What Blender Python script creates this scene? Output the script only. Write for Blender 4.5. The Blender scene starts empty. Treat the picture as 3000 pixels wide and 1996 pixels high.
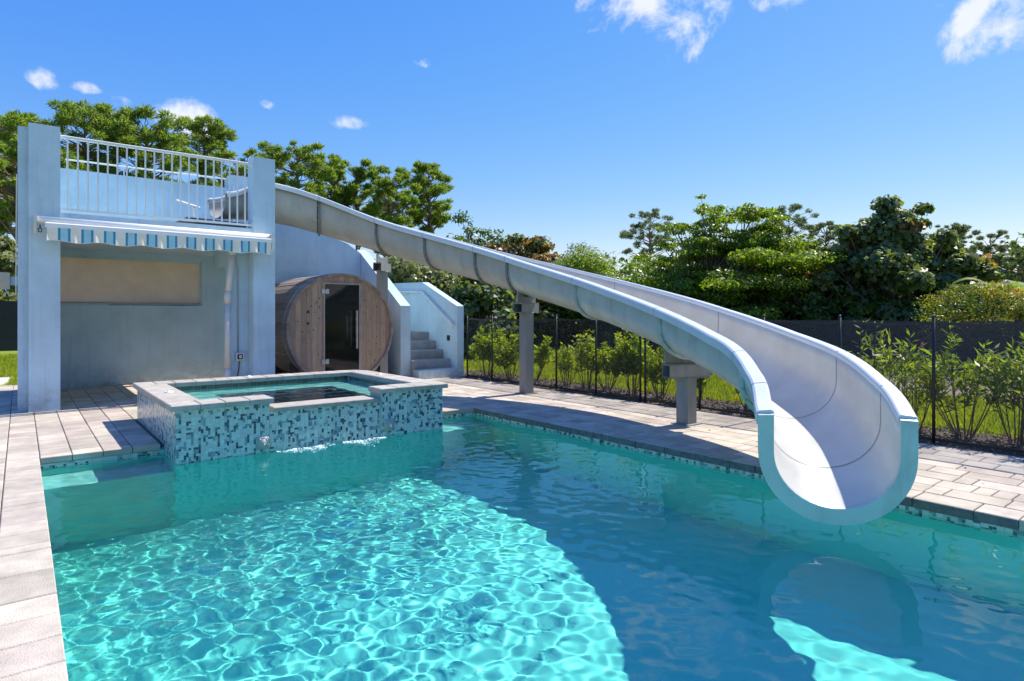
import bpy, math, random
import numpy as np
from mathutils import Vector
R = math.radians
PI = math.pi
random.seed(7)
rng = np.random.RandomState(11)
sc = bpy.context.scene
C = sc.collection

# ------------------------------------------------------------ camera, sky, sun, exposure
cam_data = bpy.data.cameras.new('camera')
cam = bpy.data.objects.new('camera', cam_data)
C.objects.link(cam)
sc.camera = cam
cam.location = (0, 0, 1.3)
cam.rotation_euler = (PI / 2, 0, -R(38.66))
cam_data.sensor_width = 36
cam_data.lens = 21.6
cam_data.shift_y = -77 / 3000
cam_data.clip_start = .05
cam_data.clip_end = 900
FW = np.array([math.sin(R(38.66)), math.cos(R(38.66))])
RT = np.array([math.cos(R(38.66)), -math.sin(R(38.66))])

SUN_EL, SUN_AZ = R(54), R(90)          # azimuth clockwise from +Y
SUN = Vector((math.cos(SUN_EL) * math.sin(SUN_AZ), math.cos(SUN_EL) * math.cos(SUN_AZ), math.sin(SUN_EL)))
sl = bpy.data.lights.new('sun', 'SUN')
so = bpy.data.objects.new('sun', sl)
C.objects.link(so)
sl.energy = 4.6
sl.color = (1.0, .95, .87)
sl.angle = R(.5)
sl.cycles.is_caustics_light = True
so.rotation_euler = SUN.to_track_quat('Z', 'Y').to_euler()

world = bpy.data.worlds.new('World')
sc.world = world
world.use_nodes = True
wn = world.node_tree
bg = wn.nodes['Background']
sky = wn.nodes.new('ShaderNodeTexSky')
sky.sky_type = 'NISHITA'
sky.sun_disc = False
sky.sun_elevation = SUN_EL
sky.sun_rotation = SUN_AZ
sky.air_density = 1.0
sky.dust_density = .2
sky.ozone_density = 2.2
SKY = .115
hs = wn.nodes.new('ShaderNodeHueSaturation')
hs.inputs['Saturation'].default_value = 1.32
hs.inputs['Value'].default_value = 1.22
tint = wn.nodes.new('ShaderNodeMix')
tint.data_type = 'RGBA'
tint.blend_type = 'MULTIPLY'
tint.inputs['Factor'].default_value = 1
tint.inputs['B'].default_value = (1.10, .90, 1.12, 1)
wn.links.new(sky.outputs[0], tint.inputs['A'])
wn.links.new(tint.outputs['Result'], hs.inputs['Color'])


def wmath(op, a, b=None, c=None, clamp=False):
    n = wn.nodes.new('ShaderNodeMath')
    n.operation = op
    n.use_clamp = clamp
    for i, v in enumerate((a, b, c)):
        if v is None:
            continue
        if isinstance(v, (int, float)):
            n.inputs[i].default_value = v
        else:
            wn.links.new(v, n.inputs[i])
    return n.outputs[0]


# film-like response of the photograph's sky: blue nearly level, red and green falling off with height
sep = wn.nodes.new('ShaderNodeSeparateColor')
cmb = wn.nodes.new('ShaderNodeCombineColor')
wn.links.new(hs.outputs[0], sep.inputs[0])
for ch, (gain, power) in enumerate(((.64, .95), (.645, .70), (.60, .14))):
    v_ = wmath('POWER', wmath('MULTIPLY', sep.outputs[ch], SKY), power)
    wn.links.new(wmath('MULTIPLY', v_, gain * 1.08 / SKY), cmb.inputs[ch])

# clouds: soft cumulus standing in certain directions of the sky
tc = wn.nodes.new('ShaderNodeTexCoord')
nz = wn.nodes.new('ShaderNodeTexNoise')
nz.inputs['Scale'].default_value = 11
nz.inputs['Detail'].default_value = 9
nz.inputs['Roughness'].default_value = .62
nz.inputs['Distortion'].default_value = .25
wn.links.new(tc.outputs['Generated'], nz.inputs['Vector'])
CLOUDS = [(2010, -5, 290, 140), (1745, 0, 140, 60), (2250, -10, 150, 52), (2925, 40, 170, 105), (120, 235, 46, 34), (262, 262, 52, 24),
          (350, 296, 50, 26), (555, 338, 95, 48), (1035, 362, 58, 22), (1252, 183, 42, 22), (780, 305, 30, 20),
          (2750, -420, 420, 160), (1500, -520, 330, 120), (3500, -120, 420, 150), (600, -700, 380, 150), (2100, -1100, 500, 240),
          (-700, 100, 300, 90), (3300, -900, 400, 200)]
acc = None
for (cx, cy, rx, ry) in CLOUDS:
    d = FW * 1800 + RT * (cx - 1500)
    v = Vector((d[0], d[1], 921 - cy)).normalized()
    e1 = v.cross(Vector((0, 0, 1))).normalized()
    e2 = e1.cross(v).normalized()
    L = math.sqrt(1800 ** 2 + (cx - 1500) ** 2 + (921 - cy) ** 2)
    outs = []
    for e, r in ((e1, rx / L * (1800 / L) ** .3), (e2, ry / L)):
        dn = wn.nodes.new('ShaderNodeVectorMath')
        dn.operation = 'DOT_PRODUCT'
        wn.links.new(tc.outputs['Generated'], dn.inputs[0])
        dn.inputs[1].default_value = e / r
        outs.append(wmath('POWER', wmath('ABSOLUTE', dn.outputs['Value']), 2.0))
    dn = wn.nodes.new('ShaderNodeVectorMath')
    dn.operation = 'DOT_PRODUCT'
    wn.links.new(tc.outputs['Generated'], dn.inputs[0])
    dn.inputs[1].default_value = v
    front = wmath('GREATER_THAN', dn.outputs['Value'], 0.2)
    f = wmath('SUBTRACT', 1.0, wmath('SQRT', wmath('ADD', outs[0], outs[1])))
    f = wmath('MAXIMUM', f, -1.0)
    f = wmath('SUBTRACT', wmath('MULTIPLY', wmath('ADD', f, 1.0), front), 1.0)
    acc = f if acc is None else wmath('MAXIMUM', acc, f)
dens = wmath('ADD', wmath('MINIMUM', acc, .55), wmath('MULTIPLY', wmath('SUBTRACT', nz.outputs[0], .5), 4.4))
mask = wn.nodes.new('ShaderNodeMapRange')
mask.interpolation_type = 'SMOOTHSTEP'
mask.inputs['From Min'].default_value = .12
mask.inputs['From Max'].default_value = 1.0
mask.inputs['To Max'].default_value = .93
wn.links.new(dens, mask.inputs['Value'])
mx = wn.nodes.new('ShaderNodeMix')
mx.data_type = 'RGBA'
wn.links.new(mask.outputs[0], mx.inputs['Factor'])
wn.links.new(cmb.outputs[0], mx.inputs['A'])
mx.inputs['B'].default_value = (5.3, 5.5, 5.8, 1)
wn.links.new(mx.outputs['Result'], bg.inputs[0])
bg.inputs[1].default_value = SKY

vs = sc.view_settings
vs.view_transform = 'Standard'
vs.look = 'None'
vs.gamma = 1
vs.use_curve_mapping = False
vs.exposure = .62
cy = sc.cycles
cy.max_bounces = 12
cy.diffuse_bounces = 4
cy.glossy_bounces = 4
cy.transmission_bounces = 8
cy.transparent_max_bounces = 16
cy.sample_clamp_indirect = 6
cy.caustics_reflective = False
cy.blur_glossy = 0.5


# ------------------------------------------------------------ materials
def mat(name, base, rough=.75, var=.12, scale=6, bump=.0, bscale=60, spec=.4, rand=0, randhue=0, metal=0, coat=0, base2=None, stretch=None, island=False):
    """base colour with two scales of noise, optional per-piece tint (rand) and fine relief"""
    m = bpy.data.materials.new(name)
    m.use_nodes = True
    n = m.node_tree
    b = n.nodes['Principled BSDF']
    b.inputs['Roughness'].default_value = rough
    b.inputs['Metallic'].default_value = metal
    b.inputs['Specular IOR Level'].default_value = spec
    if coat:
        b.inputs['Coat Weight'].default_value = coat
        b.inputs['Coat Roughness'].default_value = .15
    t = n.nodes.new('ShaderNodeTexCoord')
    src = t.outputs['Object']
    geo = n.nodes.new('ShaderNodeNewGeometry')
    if stretch:
        mp = n.nodes.new('ShaderNodeMapping')
        mp.inputs['Scale'].default_value = stretch
        n.links.new(geo.outputs['Position'], mp.inputs['Vector'])
        src = mp.outputs[0]
    else:
        src = geo.outputs['Position']
    nz = n.nodes.new('ShaderNodeTexNoise')
    nz.inputs['Scale'].default_value = scale
    nz.inputs['Detail'].default_value = 7
    nz.inputs['Roughness'].default_value = .6
    n.links.new(src, nz.inputs['Vector'])
    mr = n.nodes.new('ShaderNodeMapRange')
    mr.inputs['From Min'].default_value = .3
    mr.inputs['From Max'].default_value = .7
    n.links.new(nz.outputs[0], mr.inputs['Value'])
    mix = n.nodes.new('ShaderNodeMix')
    mix.data_type = 'RGBA'
    n.links.new(mr.outputs[0], mix.inputs['Factor'])
    if base2 is None:
        mix.inputs['A'].default_value = (*[max(0, c * (1 - var)) for c in base], 1)
        mix.inputs['B'].default_value = (*[min(1, c * (1 + var)) for c in base], 1)
    else:
        mix.inputs['A'].default_value = (*base, 1)
        mix.inputs['B'].default_value = (*base2, 1)
    col = mix.outputs['Result']
    if rand:
        oi = n.nodes.new('ShaderNodeObjectInfo')
        ad = n.nodes.new('ShaderNodeMath')
        ad.operation = 'ADD'
        n.links.new(oi.outputs['Random'], ad.inputs[0])
        n.links.new(geo.outputs['Random Per Island'], ad.inputs[1])
        fr = n.nodes.new('ShaderNodeMath')
        fr.operation = 'FRACT'
        n.links.new(ad.outputs[0], fr.inputs[0])
        h = n.nodes.new('ShaderNodeHueSaturation')
        r1 = n.nodes.new('ShaderNodeMapRange')
        r1.inputs['To Min'].default_value = 1 - rand
        r1.inputs['To Max'].default_value = 1 + rand
        n.links.new(fr.outputs[0], r1.inputs['Value'])
        n.links.new(r1.outputs[0], h.inputs['Value'])
        f2 = n.nodes.new('ShaderNodeMath')
        f2.operation = 'MULTIPLY'
        f2.inputs[1].default_value = 7.13
        n.links.new(fr.outputs[0], f2.inputs[0])
        f3 = n.nodes.new('ShaderNodeMath')
        f3.operation = 'FRACT'
        n.links.new(f2.outputs[0], f3.inputs[0])
        r2 = n.nodes.new('ShaderNodeMapRange')
        r2.inputs['To Min'].default_value = .5 - randhue
        r2.inputs['To Max'].default_value = .5 + randhue
        n.links.new(f3.outputs[0], r2.inputs['Value'])
        n.links.new(r2.outputs[0], h.inputs['Hue'])
        n.links.new(col, h.inputs['Color'])
        col = h.outputs['Color']
    n.links.new(col, b.inputs['Base Color'])
    if bump:
        nb = n.nodes.new('ShaderNodeTexNoise')
        nb.inputs['Scale'].default_value = bscale
        nb.inputs['Detail'].default_value = 5
        n.links.new(src, nb.inputs['Vector'])
        bp = n.nodes.new('ShaderNodeBump')
        bp.inputs['Strength'].default_value = bump
        bp.inputs['Distance'].default_value = .01
        n.links.new(nb.outputs[0], bp.inputs['Height'])
        n.links.new(bp.outputs[0], b.inputs['Normal'])
    return m


def leaf_mat(name, c, c2=None, rough=.45, trans=.45, rand=.35, hue=.03, tc=None, spec=.5):
    m = mat(name, c, rough, .25, 1.2, spec=spec, rand=rand, randhue=hue, base2=c2)
    n = m.node_tree
    b = n.nodes['Principled BSDF']
    out = n.nodes['Material Output']
    tr = n.nodes.new('ShaderNodeBsdfTranslucent')
    lk = b.inputs['Base Color'].links[0].from_socket
    br = n.nodes.new('ShaderNodeMix')
    br.data_type = 'RGBA'
    br.blend_type = 'MULTIPLY'
    br.inputs['Factor'].default_value = 1
    n.links.new(lk, br.inputs['A'])
    br.inputs['B'].default_value = (*(tc or (2.2, 2.0, .6)), 1)
    n.links.new(br.outputs['Result'], tr.inputs['Color'])
    mxs = n.nodes.new('ShaderNodeMixShader')
    mxs.inputs[0].default_value = trans
    n.links.new(b.outputs[0], mxs.inputs[1])
    n.links.new(tr.outputs[0], mxs.inputs[2])
    n.links.new(mxs.outputs[0], out.inputs['Surface'])
    return m


M = {}
M['stucco'] = mat('stucco', (.50, .655, .72), .85, .13, 1.6, .6, 70, spec=.25)


def stain(m, color, scale, lo, hi, strength, z0=None):
    """rain streaks, wear or splashed dirt with a shape of its own; z0 keeps it near the ground"""
    n = m.node_tree
    b = n.nodes['Principled BSDF']
    src = b.inputs['Base Color'].links[0].from_socket
    g = n.nodes.new('ShaderNodeNewGeometry')
    mp = n.nodes.new('ShaderNodeMapping')
    mp.inputs['Scale'].default_value = scale
    n.links.new(g.outputs['Position'], mp.inputs['Vector'])
    ns = n.nodes.new('ShaderNodeTexNoise')
    ns.inputs['Scale'].default_value = 1.0
    ns.inputs['Detail'].default_value = 8
    ns.inputs['Roughness'].default_value = .65
    n.links.new(mp.outputs[0], ns.inputs['Vector'])
    r = n.nodes.new('ShaderNodeMapRange')
    r.inputs['From Min'].default_value = lo
    r.inputs['From Max'].default_value = hi
    r.inputs['To Max'].default_value = strength
    n.links.new(ns.outputs[0], r.inputs['Value'])
    fac = r.outputs[0]
    if z0:
        sx = n.nodes.new('ShaderNodeSeparateXYZ')
        n.links.new(g.outputs['Position'], sx.inputs[0])
        rz = n.nodes.new('ShaderNodeMapRange')
        rz.inputs['From Min'].default_value = z0
        rz.inputs['From Max'].default_value = .02
        n.links.new(sx.outputs['Z'], rz.inputs['Value'])
        mu = n.nodes.new('ShaderNodeMath')
        mu.operation = 'MULTIPLY'
        n.links.new(fac, mu.inputs[0])
        n.links.new(rz.outputs[0], mu.inputs[1])
        fac = mu.outputs[0]
    mx_ = n.nodes.new('ShaderNodeMix')
    mx_.data_type = 'RGBA'
    n.links.new(fac, mx_.inputs['Factor'])
    n.links.new(src, mx_.inputs['A'])
    mx_.inputs['B'].default_value = (*color, 1)
    n.links.new(mx_.outputs['Result'], b.inputs['Base Color'])


stain(M['stucco'], (.60, .71, .74), (7, 7, .5), .50, .78, .6)
stain(M['stucco'], (.33, .38, .40), (16, 16, .8), .56, .80, .55)
stain(M['stucco'], (.30, .27, .22), (9, 9, 14), .35, .65, .6, .45)
M['concrete'] = mat('concrete', (.33, .32, .30), .9, .2, 7, .3, 120)
M['paver'] = mat('paver', (.49, .415, .33), .85, .22, 4, .5, 160, rand=.20, randhue=.015)
M['coping_side_shade'] = mat('coping_side_shade', (.15, .15, .14), .8, .3, 20, .5, 60)  # shade on the stones' side faces, put into a darker colour
M['coping'] = mat('coping', (.48, .41, .33), .85, .2, 6, .5, 140, rand=.15, randhue=.01)
M['stone_cap'] = mat('stone_cap', (.43, .385, .325), .85, .16, 9, .5, 140, rand=.08, randhue=.01)
M['sand_joint'] = mat('sand_joint', (.13, .12, .10), .95, .2, 20)
M['white_metal'] = mat('white_metal', (.78, .78, .74), .4, .05, 3)
M['awning_metal'] = mat('awning_metal', (.84, .84, .82), .35, .04, 4)
M['cream_cloth'] = mat('cream_cloth', (.86, .80, .64), .8, .08, 6, .2, 30)
M['blue_cloth'] = mat('blue_cloth', (.04, .28, .42), .8, .08, 8, .2, 30)
M['light_blue_cloth'] = mat('light_blue_cloth', (.36, .64, .70), .8, .08, 8, .2, 30)
M['pvc'] = mat('pvc', (.62, .61, .57), .4, .08, 5)
M['dark'] = mat('dark', (.02, .02, .022), .6, .2, 5)
M['shade_cloth'] = mat('shade_cloth', (.62, .44, .33), .6, .12, 4, .1, 300, base2=(.82, .62, .47))  # dappled light is put into the colour as paler blotches
M['conduit'] = mat('conduit', (.45, .46, .46), .35, .1, 5, metal=.6)
M['galv'] = mat('galv', (.27, .275, .27), .5, .16, 12, .15, 80, metal=.35, stretch=(1, 1, .25))
M['slide_in'] = mat('slide_in', (.55, .53, .47), .32, .10, 3.2, .12, 3, spec=.5)
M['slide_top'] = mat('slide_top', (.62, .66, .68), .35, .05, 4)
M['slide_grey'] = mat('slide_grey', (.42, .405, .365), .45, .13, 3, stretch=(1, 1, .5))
M['slide_in_shade'] = mat('slide_in_shade', (.27, .27, .265), .5, .15, 4)  # darker copy of the inner skin: shade at the entry painted in
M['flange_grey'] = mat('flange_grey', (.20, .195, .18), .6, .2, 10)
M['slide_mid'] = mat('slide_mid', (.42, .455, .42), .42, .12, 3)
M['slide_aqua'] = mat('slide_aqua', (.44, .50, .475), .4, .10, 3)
M['dark_caulk'] = mat('dark_caulk', (.07, .07, .07), .7, .3, 20)
M['seam'] = mat('seam', (.28, .28, .27), .6, .1, 10)
for k_ in ('slide_grey', 'slide_mid', 'slide_aqua'):
    stain(M[k_], (.20, .19, .165), (5, 5, 1.2), .52, .80, .6)
    stain(M[k_], (.55, .56, .54), (3, 3, 9), .58, .82, .5)
stain(M['slide_in'], (.36, .35, .33), (3.5, 3.5, 7), .56, .84, .5)
stain(M['paver'], (.25, .22, .19), (2.2, 2.2, 2.2), .60, .84, .4)
stain(M['coping'], (.24, .22, .20), (4, 4, 4), .54, .78, .5)
stain(M['stone_cap'], (.25, .24, .22), (5, 5, 5), .54, .78, .5)
M['steel'] = mat('steel', (.5, .5, .5), .35, .1, 10, metal=.8)
M['wood'] = mat('wood', (.50, .315, .185), .75, .2, 5, .4, 40, rand=.16, randhue=.012, base2=(.30, .225, .165), stretch=(9, 9, 1.1))
M['wood_grey'] = mat('wood_grey', (.36, .27, .20), .8, .2, 4, .4, 40, rand=.2, randhue=.01, base2=(.24, .21, .19), stretch=(7, 1.2, 7))
M['wood_dark'] = mat('wood_dark', (.09, .065, .045), .85, .25, 8)
M['trim_wood'] = mat('trim_wood', (.42, .33, .26), .8, .2, 12, rand=.1)
M['base_wood'] = mat('base_wood', (.13, .10, .075), .9, .35, 14, .4, 50)
M['fence_black'] = mat('fence_black', (.018, .019, .021), .5, .15, 5)
M['bark'] = mat('bark', (.24, .165, .12), .95, .35, 6, .8, 12, stretch=(5, 5, 1))
M['bark_grey'] = mat('bark_grey', (.17, .14, .11), .95, .3, 9, .5, 20)
M['stem'] = mat('stem', (.17, .13, .08), .8, .2, 10)
M['mulch'] = mat('mulch', (.055, .042, .032), .95, .5, 30, 1.0, 60, base2=(.13, .10, .08))
M['mulch_light'] = mat('mulch_light', (.20, .15, .12), .95, .4, 20, .8, 50, base2=(.33, .26, .22))
M['lawn'] = mat('lawn', (.20, .26, .02), .95, .3, .8, .6, 40, base2=(.16, .25, .03))
M['path_concrete'] = mat('path_concrete', (.62, .58, .52), .9, .1, 4)
M['plaster'] = mat('plaster', (.17, .78, .66), .7, .03, 2)
M['plaster_shallow'] = mat('plaster_shallow', (.26, .66, .58), .7, .12, 4)
M['plaster_spa'] = mat('plaster_spa', (.30, .70, .62), .7, .1, 6)
M['grout'] = mat('grout', (.42, .52, .50), .9, .1, 20)
M['tile_pale'] = mat('tile_pale', (.55, .64, .58), .22, .08, 30, rand=.10, randhue=.01)
M['tile_mid'] = mat('tile_mid', (.24, .34, .35), .25, .2, 30, rand=.3, randhue=.01)
M['tile_dark'] = mat('tile_dark', (.07, .11, .12), .2, .2, 30, rand=.3)
M['tile_inner'] = mat('tile_inner', (.10, .105, .10), .3, .2, 20, rand=.25)
M['white_plastic'] = mat('white_plastic', (.75, .73, .66), .5, .1, 20)
M['plaque'] = mat('plaque', (.42, .44, .40), .7, .25, 40, .3, 60)
M['foam'] = mat('foam', (.72, .84, .84), .5, .05, 10)
M['beige'] = mat('beige', (.55, .50, .36), .6, .1, 5)
M['ground_cover'] = mat('ground_cover', (.03, .04, .015), .95, .4, 3)

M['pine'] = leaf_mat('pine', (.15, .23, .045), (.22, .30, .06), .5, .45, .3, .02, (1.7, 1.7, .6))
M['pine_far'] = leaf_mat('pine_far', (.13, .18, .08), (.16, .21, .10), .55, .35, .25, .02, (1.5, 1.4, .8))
M['leaf_bright'] = leaf_mat('leaf_bright', (.10, .17, .015), (.16, .24, .02), .4, .5, .35, .02)
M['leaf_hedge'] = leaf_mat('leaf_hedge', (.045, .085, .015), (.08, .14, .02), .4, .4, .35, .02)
M['leaf_dark'] = leaf_mat('leaf_dark', (.09, .14, .07), (.13, .18, .07), .5, .36, .4, .03, (2.4, 2.0, .5), spec=.35)
M['leaf_rust'] = leaf_mat('leaf_rust', (.22, .12, .05), (.16, .15, .04), .4, .5, .4, .04, (1.8, 1.5, .6))
M['leaf_variegated'] = leaf_mat('leaf_variegated', (.30, .33, .17), (.16, .20, .06), .4, .4, .4, .03, (1.5, 1.4, .6))
M['leaf_shrub'] = leaf_mat('leaf_shrub', (.17, .26, .012), (.26, .33, .02), .4, .5, .3, .02)
M['leaf_lance'] = leaf_mat('leaf_lance', (.20, .29, .03), (.27, .34, .04), .4, .45, .3, .02, (1.8, 1.7, .6))
M['leaf_yellow'] = leaf_mat('leaf_yellow', (.26, .29, .03), (.14, .16, .03), .4, .5, .4, .03, (1.7, 1.5, .6))
M['leaf_banana'] = leaf_mat('leaf_banana', (.14, .24, .05), (.20, .32, .06), .65, .5, .2, .02, (1.7, 1.6, .6))
M['croton'] = leaf_mat('croton', (.55, .22, .02), (.45, .30, .03), .4, .4, .3, .02, (1.3, 1.1, .5))
M['grass'] = leaf_mat('grass', (.17, .25, .012), (.34, .37, .03), .6, .5, .4, .02, (1.7, 1.6, .5))
M['petal_yellow'] = mat('petal_yellow', (.85, .50, .02), .6)
M['petal_pink'] = mat('petal_pink', (.75, .25, .22), .6)
M['litter'] = mat('litter', (.20, .14, .08), .9, .4, 20, rand=.4, randhue=.02)


def glass(name, ior, tint, rough=0):
    m = bpy.data.materials.new(name)
    m.use_nodes = True
    n = m.node_tree
    n.nodes.clear()
    o = n.nodes.new('ShaderNodeOutputMaterial')
    g = n.nodes.new('ShaderNodeBsdfGlass')
    g.inputs['IOR'].default_value = ior
    g.inputs['Color'].default_value = (*tint, 1)
    g.inputs['Roughness'].default_value = rough
    n.links.new(g.outputs[0], o.inputs[0])
    return m


_n = M['shade_cloth'].node_tree
_b = _n.nodes['Principled BSDF']
_t = _n.nodes.new('ShaderNodeBsdfTranslucent')
_t.inputs['Color'].default_value = (.85, .52, .36, 1)
_x = _n.nodes.new('ShaderNodeMixShader')
_x.inputs[0].default_value = .42
_n.links.new(_b.outputs[0], _x.inputs[1])
_n.links.new(_t.outputs[0], _x.inputs[2])
_n.links.new(_x.outputs[0], _n.nodes['Material Output'].inputs['Surface'])
M['water'] = glass('water', 1.33, (.84, .99, .985))
M['spa_water'] = glass('spa_water', 1.33, (.88, .985, .97))
M['drops'] = glass('drops', 1.33, (1, 1, 1))


def see_through(name, col, alpha, rough=.6, spec=.3):
    """a woven or tinted sheet: part of it lets light straight through"""
    m = bpy.data.materials.new(name)
    m.use_nodes = True
    n = m.node_tree
    b = n.nodes['Principled BSDF']
    b.inputs['Base Color'].default_value = (*col, 1)
    b.inputs['Roughness'].default_value = rough
    b.inputs['Specular IOR Level'].default_value = spec
    t = n.nodes.new('ShaderNodeBsdfTransparent')
    x = n.nodes.new('ShaderNodeMixShader')
    x.inputs[0].default_value = alpha
    n.links.new(t.outputs[0], x.inputs[1])
    n.links.new(b.outputs[0], x.inputs[2])
    n.links.new(x.outputs[0], n.nodes['Material Output'].inputs['Surface'])
    return m


M['fence_mesh'] = see_through('fence_mesh', (.03, .032, .036), .36)
M['screen_mesh'] = see_through('screen_mesh', (.045, .046, .048), .80)
M['tinted_pane'] = see_through('tinted_pane', (.015, .017, .016), .45, .03, .7)


# ------------------------------------------------------------ mesh helpers
class MB:
    def __init__(s):
        s.v, s.f, s.m = [], [], []

    def add(s, V, F, mi=0):
        b = len(s.v)
        s.v.extend([tuple(map(float, p)) for p in V])
        s.f.extend([tuple(int(i) + b for i in q) for q in F])
        s.m.extend([mi] * len(F))

    def box(s, x0, x1, y0, y1, z0, z1, mi=0):
        V = [(x, y, z) for x in (x0, x1) for y in (y0, y1) for z in (z0, z1)]
        s.add(V, [(0, 1, 3, 2), (4, 6, 7, 5), (0, 4, 5, 1), (2, 3, 7, 6), (0, 2, 6, 4), (1, 5, 7, 3)], mi)

    def cbox(s, x0, x1, y0, y1, z0, z1, c=.005, mi=0):
        """box with chamfered upper edges"""
        V = [(x0, y0, z0), (x1, y0, z0), (x1, y1, z0), (x0, y1, z0), (x0, y0, z1 - c), (x1, y0, z1 - c), (x1, y1, z1 - c), (x0, y1, z1 - c),
             (x0 + c, y0 + c, z1), (x1 - c, y0 + c, z1), (x1 - c, y1 - c, z1), (x0 + c, y1 - c, z1)]
        F = [(3, 2, 1, 0), (0, 1, 5, 4), (1, 2, 6, 5), (2, 3, 7, 6), (3, 0, 4, 7), (4, 5, 9, 8), (5, 6, 10, 9), (6, 7, 11, 10), (7, 4, 8, 11), (8, 9, 10, 11)]
        s.add(V, F, mi)

    def prism(s, poly, a0, a1, axis='y', mi=0):
        """polygon (2D) pushed along an axis. axis y: poly=(x,z); axis x: poly=(y,z); axis z: poly=(x,y)"""
        n = len(poly)
        V = []
        for a in (a0, a1):
            for p in poly:
                V.append((p[0], a, p[1]) if axis == 'y' else (a, p[0], p[1]) if axis == 'x' else (p[0], p[1], a))
        F = [tuple(range(n)), tuple(range(2 * n - 1, n - 1, -1))] + [(i, i + n, (i + 1) % n + n, (i + 1) % n) for i in range(n)]
        s.add(V, F, mi)

    def tube(s, pts, r, n=10, cap=True, mi=0):
        P = [Vector(p) for p in pts]
        rr = r if hasattr(r, '__len__') else [r] * len(P)
        V, F = [], []
        up = None
        for i, p in enumerate(P):
            t = (P[min(i + 1, len(P) - 1)] - P[max(i - 1, 0)]).normalized()
            if up is None:
                up = Vector((0, 0, 1)) if abs(t.z) < .9 else Vector((1, 0, 0))
            a = t.cross(up).normalized()
            b = a.cross(t).normalized()
            up = b
            for k in range(n):
                q = 2 * PI * k / n
                V.append(p + (a * math.cos(q) + b * math.sin(q)) * rr[i])
        for i in range(len(P) - 1):
            for k in range(n):
                F.append((i * n + k, i * n + (k + 1) % n, (i + 1) * n + (k + 1) % n, (i + 1) * n + k))
        if cap:
            F.append(tuple(range(n - 1, -1, -1)))
            F.append(tuple((len(P) - 1) * n + k for k in range(n)))
        s.add(V, F, mi)

    def disc(s, c, r, h, n=20, mi=0, axis='z', r2=None):
        r2 = r if r2 is None else r2
        V, F = [], []
        for (a, q) in ((0, r), (h, r2)):
            for k in range(n):
                t = 2 * PI * k / n
                u, w = q * math.cos(t), q * math.sin(t)
                V.append((c[0] + u, c[1] + w, c[2] + a) if axis == 'z' else (c[0] + u, c[1] - a, c[2] + w) if axis == 'y' else (c[0] + a, c[1] + u, c[2] + w))
        F = [tuple(range(n)), tuple(range(2 * n - 1, n - 1, -1))] + [(k, k + n, (k + 1) % n + n, (k + 1) % n) for k in range(n)]
        s.add(V, F, mi)

    def ball(s, c, r, n=8, m=6, mi=0):
        rx, ry, rz = r if hasattr(r, '__len__') else (r, r, r)
        V = [(c[0], c[1], c[2] + rz)]
        for i in range(1, m):
            a = PI * i / m
            for k in range(n):
                t = 2 * PI * k / n
                V.append((c[0] + rx * math.sin(a) * math.cos(t), c[1] + ry * math.sin(a) * math.sin(t), c[2] + rz * math.cos(a)))
        V.append((c[0], c[1], c[2] - rz))
        F = [(0, 1 + k, 1 + (k + 1) % n) for k in range(n)]
        for i in range(m - 2):
            for k in range(n):
                F.append((1 + i * n + k, 1 + (i + 1) * n + k, 1 + (i + 1) * n + (k + 1) % n, 1 + i * n + (k + 1) % n))
        e = len(V) - 1
        F += [(e, 1 + (m - 2) * n + (k + 1) % n, 1 + (m - 2) * n + k) for k in range(n)]
        s.add(V, F, mi)

    def mesh(s, name, mats, smooth=False):
        me = bpy.data.meshes.new(name)
        me.from_pydata(s.v, [], s.f)
        for m in (mats if isinstance(mats, (list, tuple)) else [mats]):
            me.materials.append(m)
        if isinstance(mats, (list, tuple)) and len(mats) > 1:
            me.polygons.foreach_set('material_index', s.m)
        if smooth:
            me.shade_smooth()
        return me

    def build(s, name, mats, parent=None, smooth=False):
        return link(name, s.mesh(name, mats, smooth), parent)


def link(name, me, parent=None, loc=None):
    o = bpy.data.objects.new(name, me)
    C.objects.link(o)
    if parent is not None:
        o.parent = parent
        # parts are written in world coordinates: undo the parent's (unrotated) location
        pl = Vector((0, 0, 0))
        p = parent
        while p is not None:
            pl += p.location
            p = p.parent
        o.location = -pl if loc is None else Vector(loc) - pl
    elif loc is not None:
        o.location = loc
    return o


def tag(o, label=None, cat=None, group=None, kind=None):
    if label:
        o['label'] = label
    if cat:
        o['category'] = cat
    if group:
        o['group'] = group
    if kind:
        o['kind'] = kind
    return o


def thing(name, label, cat, loc=(0, 0, 0), group=None):
    o = bpy.data.objects.new(name, None)
    C.objects.link(o)
    o.location = loc
    o.empty_display_size = .2
    return tag(o, label, cat, group)


def np_mesh(name, V, F, mats, mi=None, smooth=False):
    """fast mesh from numpy arrays, F is (n,4) or (n,3)"""
    me = bpy.data.meshes.new(name)
    V = np.asarray(V, dtype=np.float32)
    F = np.asarray(F, dtype=np.int32)
    k = F.shape[1]
    me.vertices.add(len(V))
    me.vertices.foreach_set('co', V.ravel())
    me.loops.add(F.size)
    me.loops.foreach_set('vertex_index', F.ravel())
    me.polygons.add(len(F))
    me.polygons.foreach_set('loop_start', np.arange(len(F), dtype=np.int32) * k)
    me.polygons.foreach_set('loop_total', np.full(len(F), k, dtype=np.int32))
    for m in (mats if isinstance(mats, (list, tuple)) else [mats]):
        me.materials.append(m)
    if mi is not None:
        me.polygons.foreach_set('material_index', np.asarray(mi, dtype=np.int32))
    me.update(calc_edges=True)
    if smooth:
        me.shade_smooth()
    return me


def at(px, d):
    """ground point lying in the direction of photo column px, d metres ahead"""
    p = (FW + (px - 1500) / 1800 * RT) * d
    return float(p[0]), float(p[1])


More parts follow.
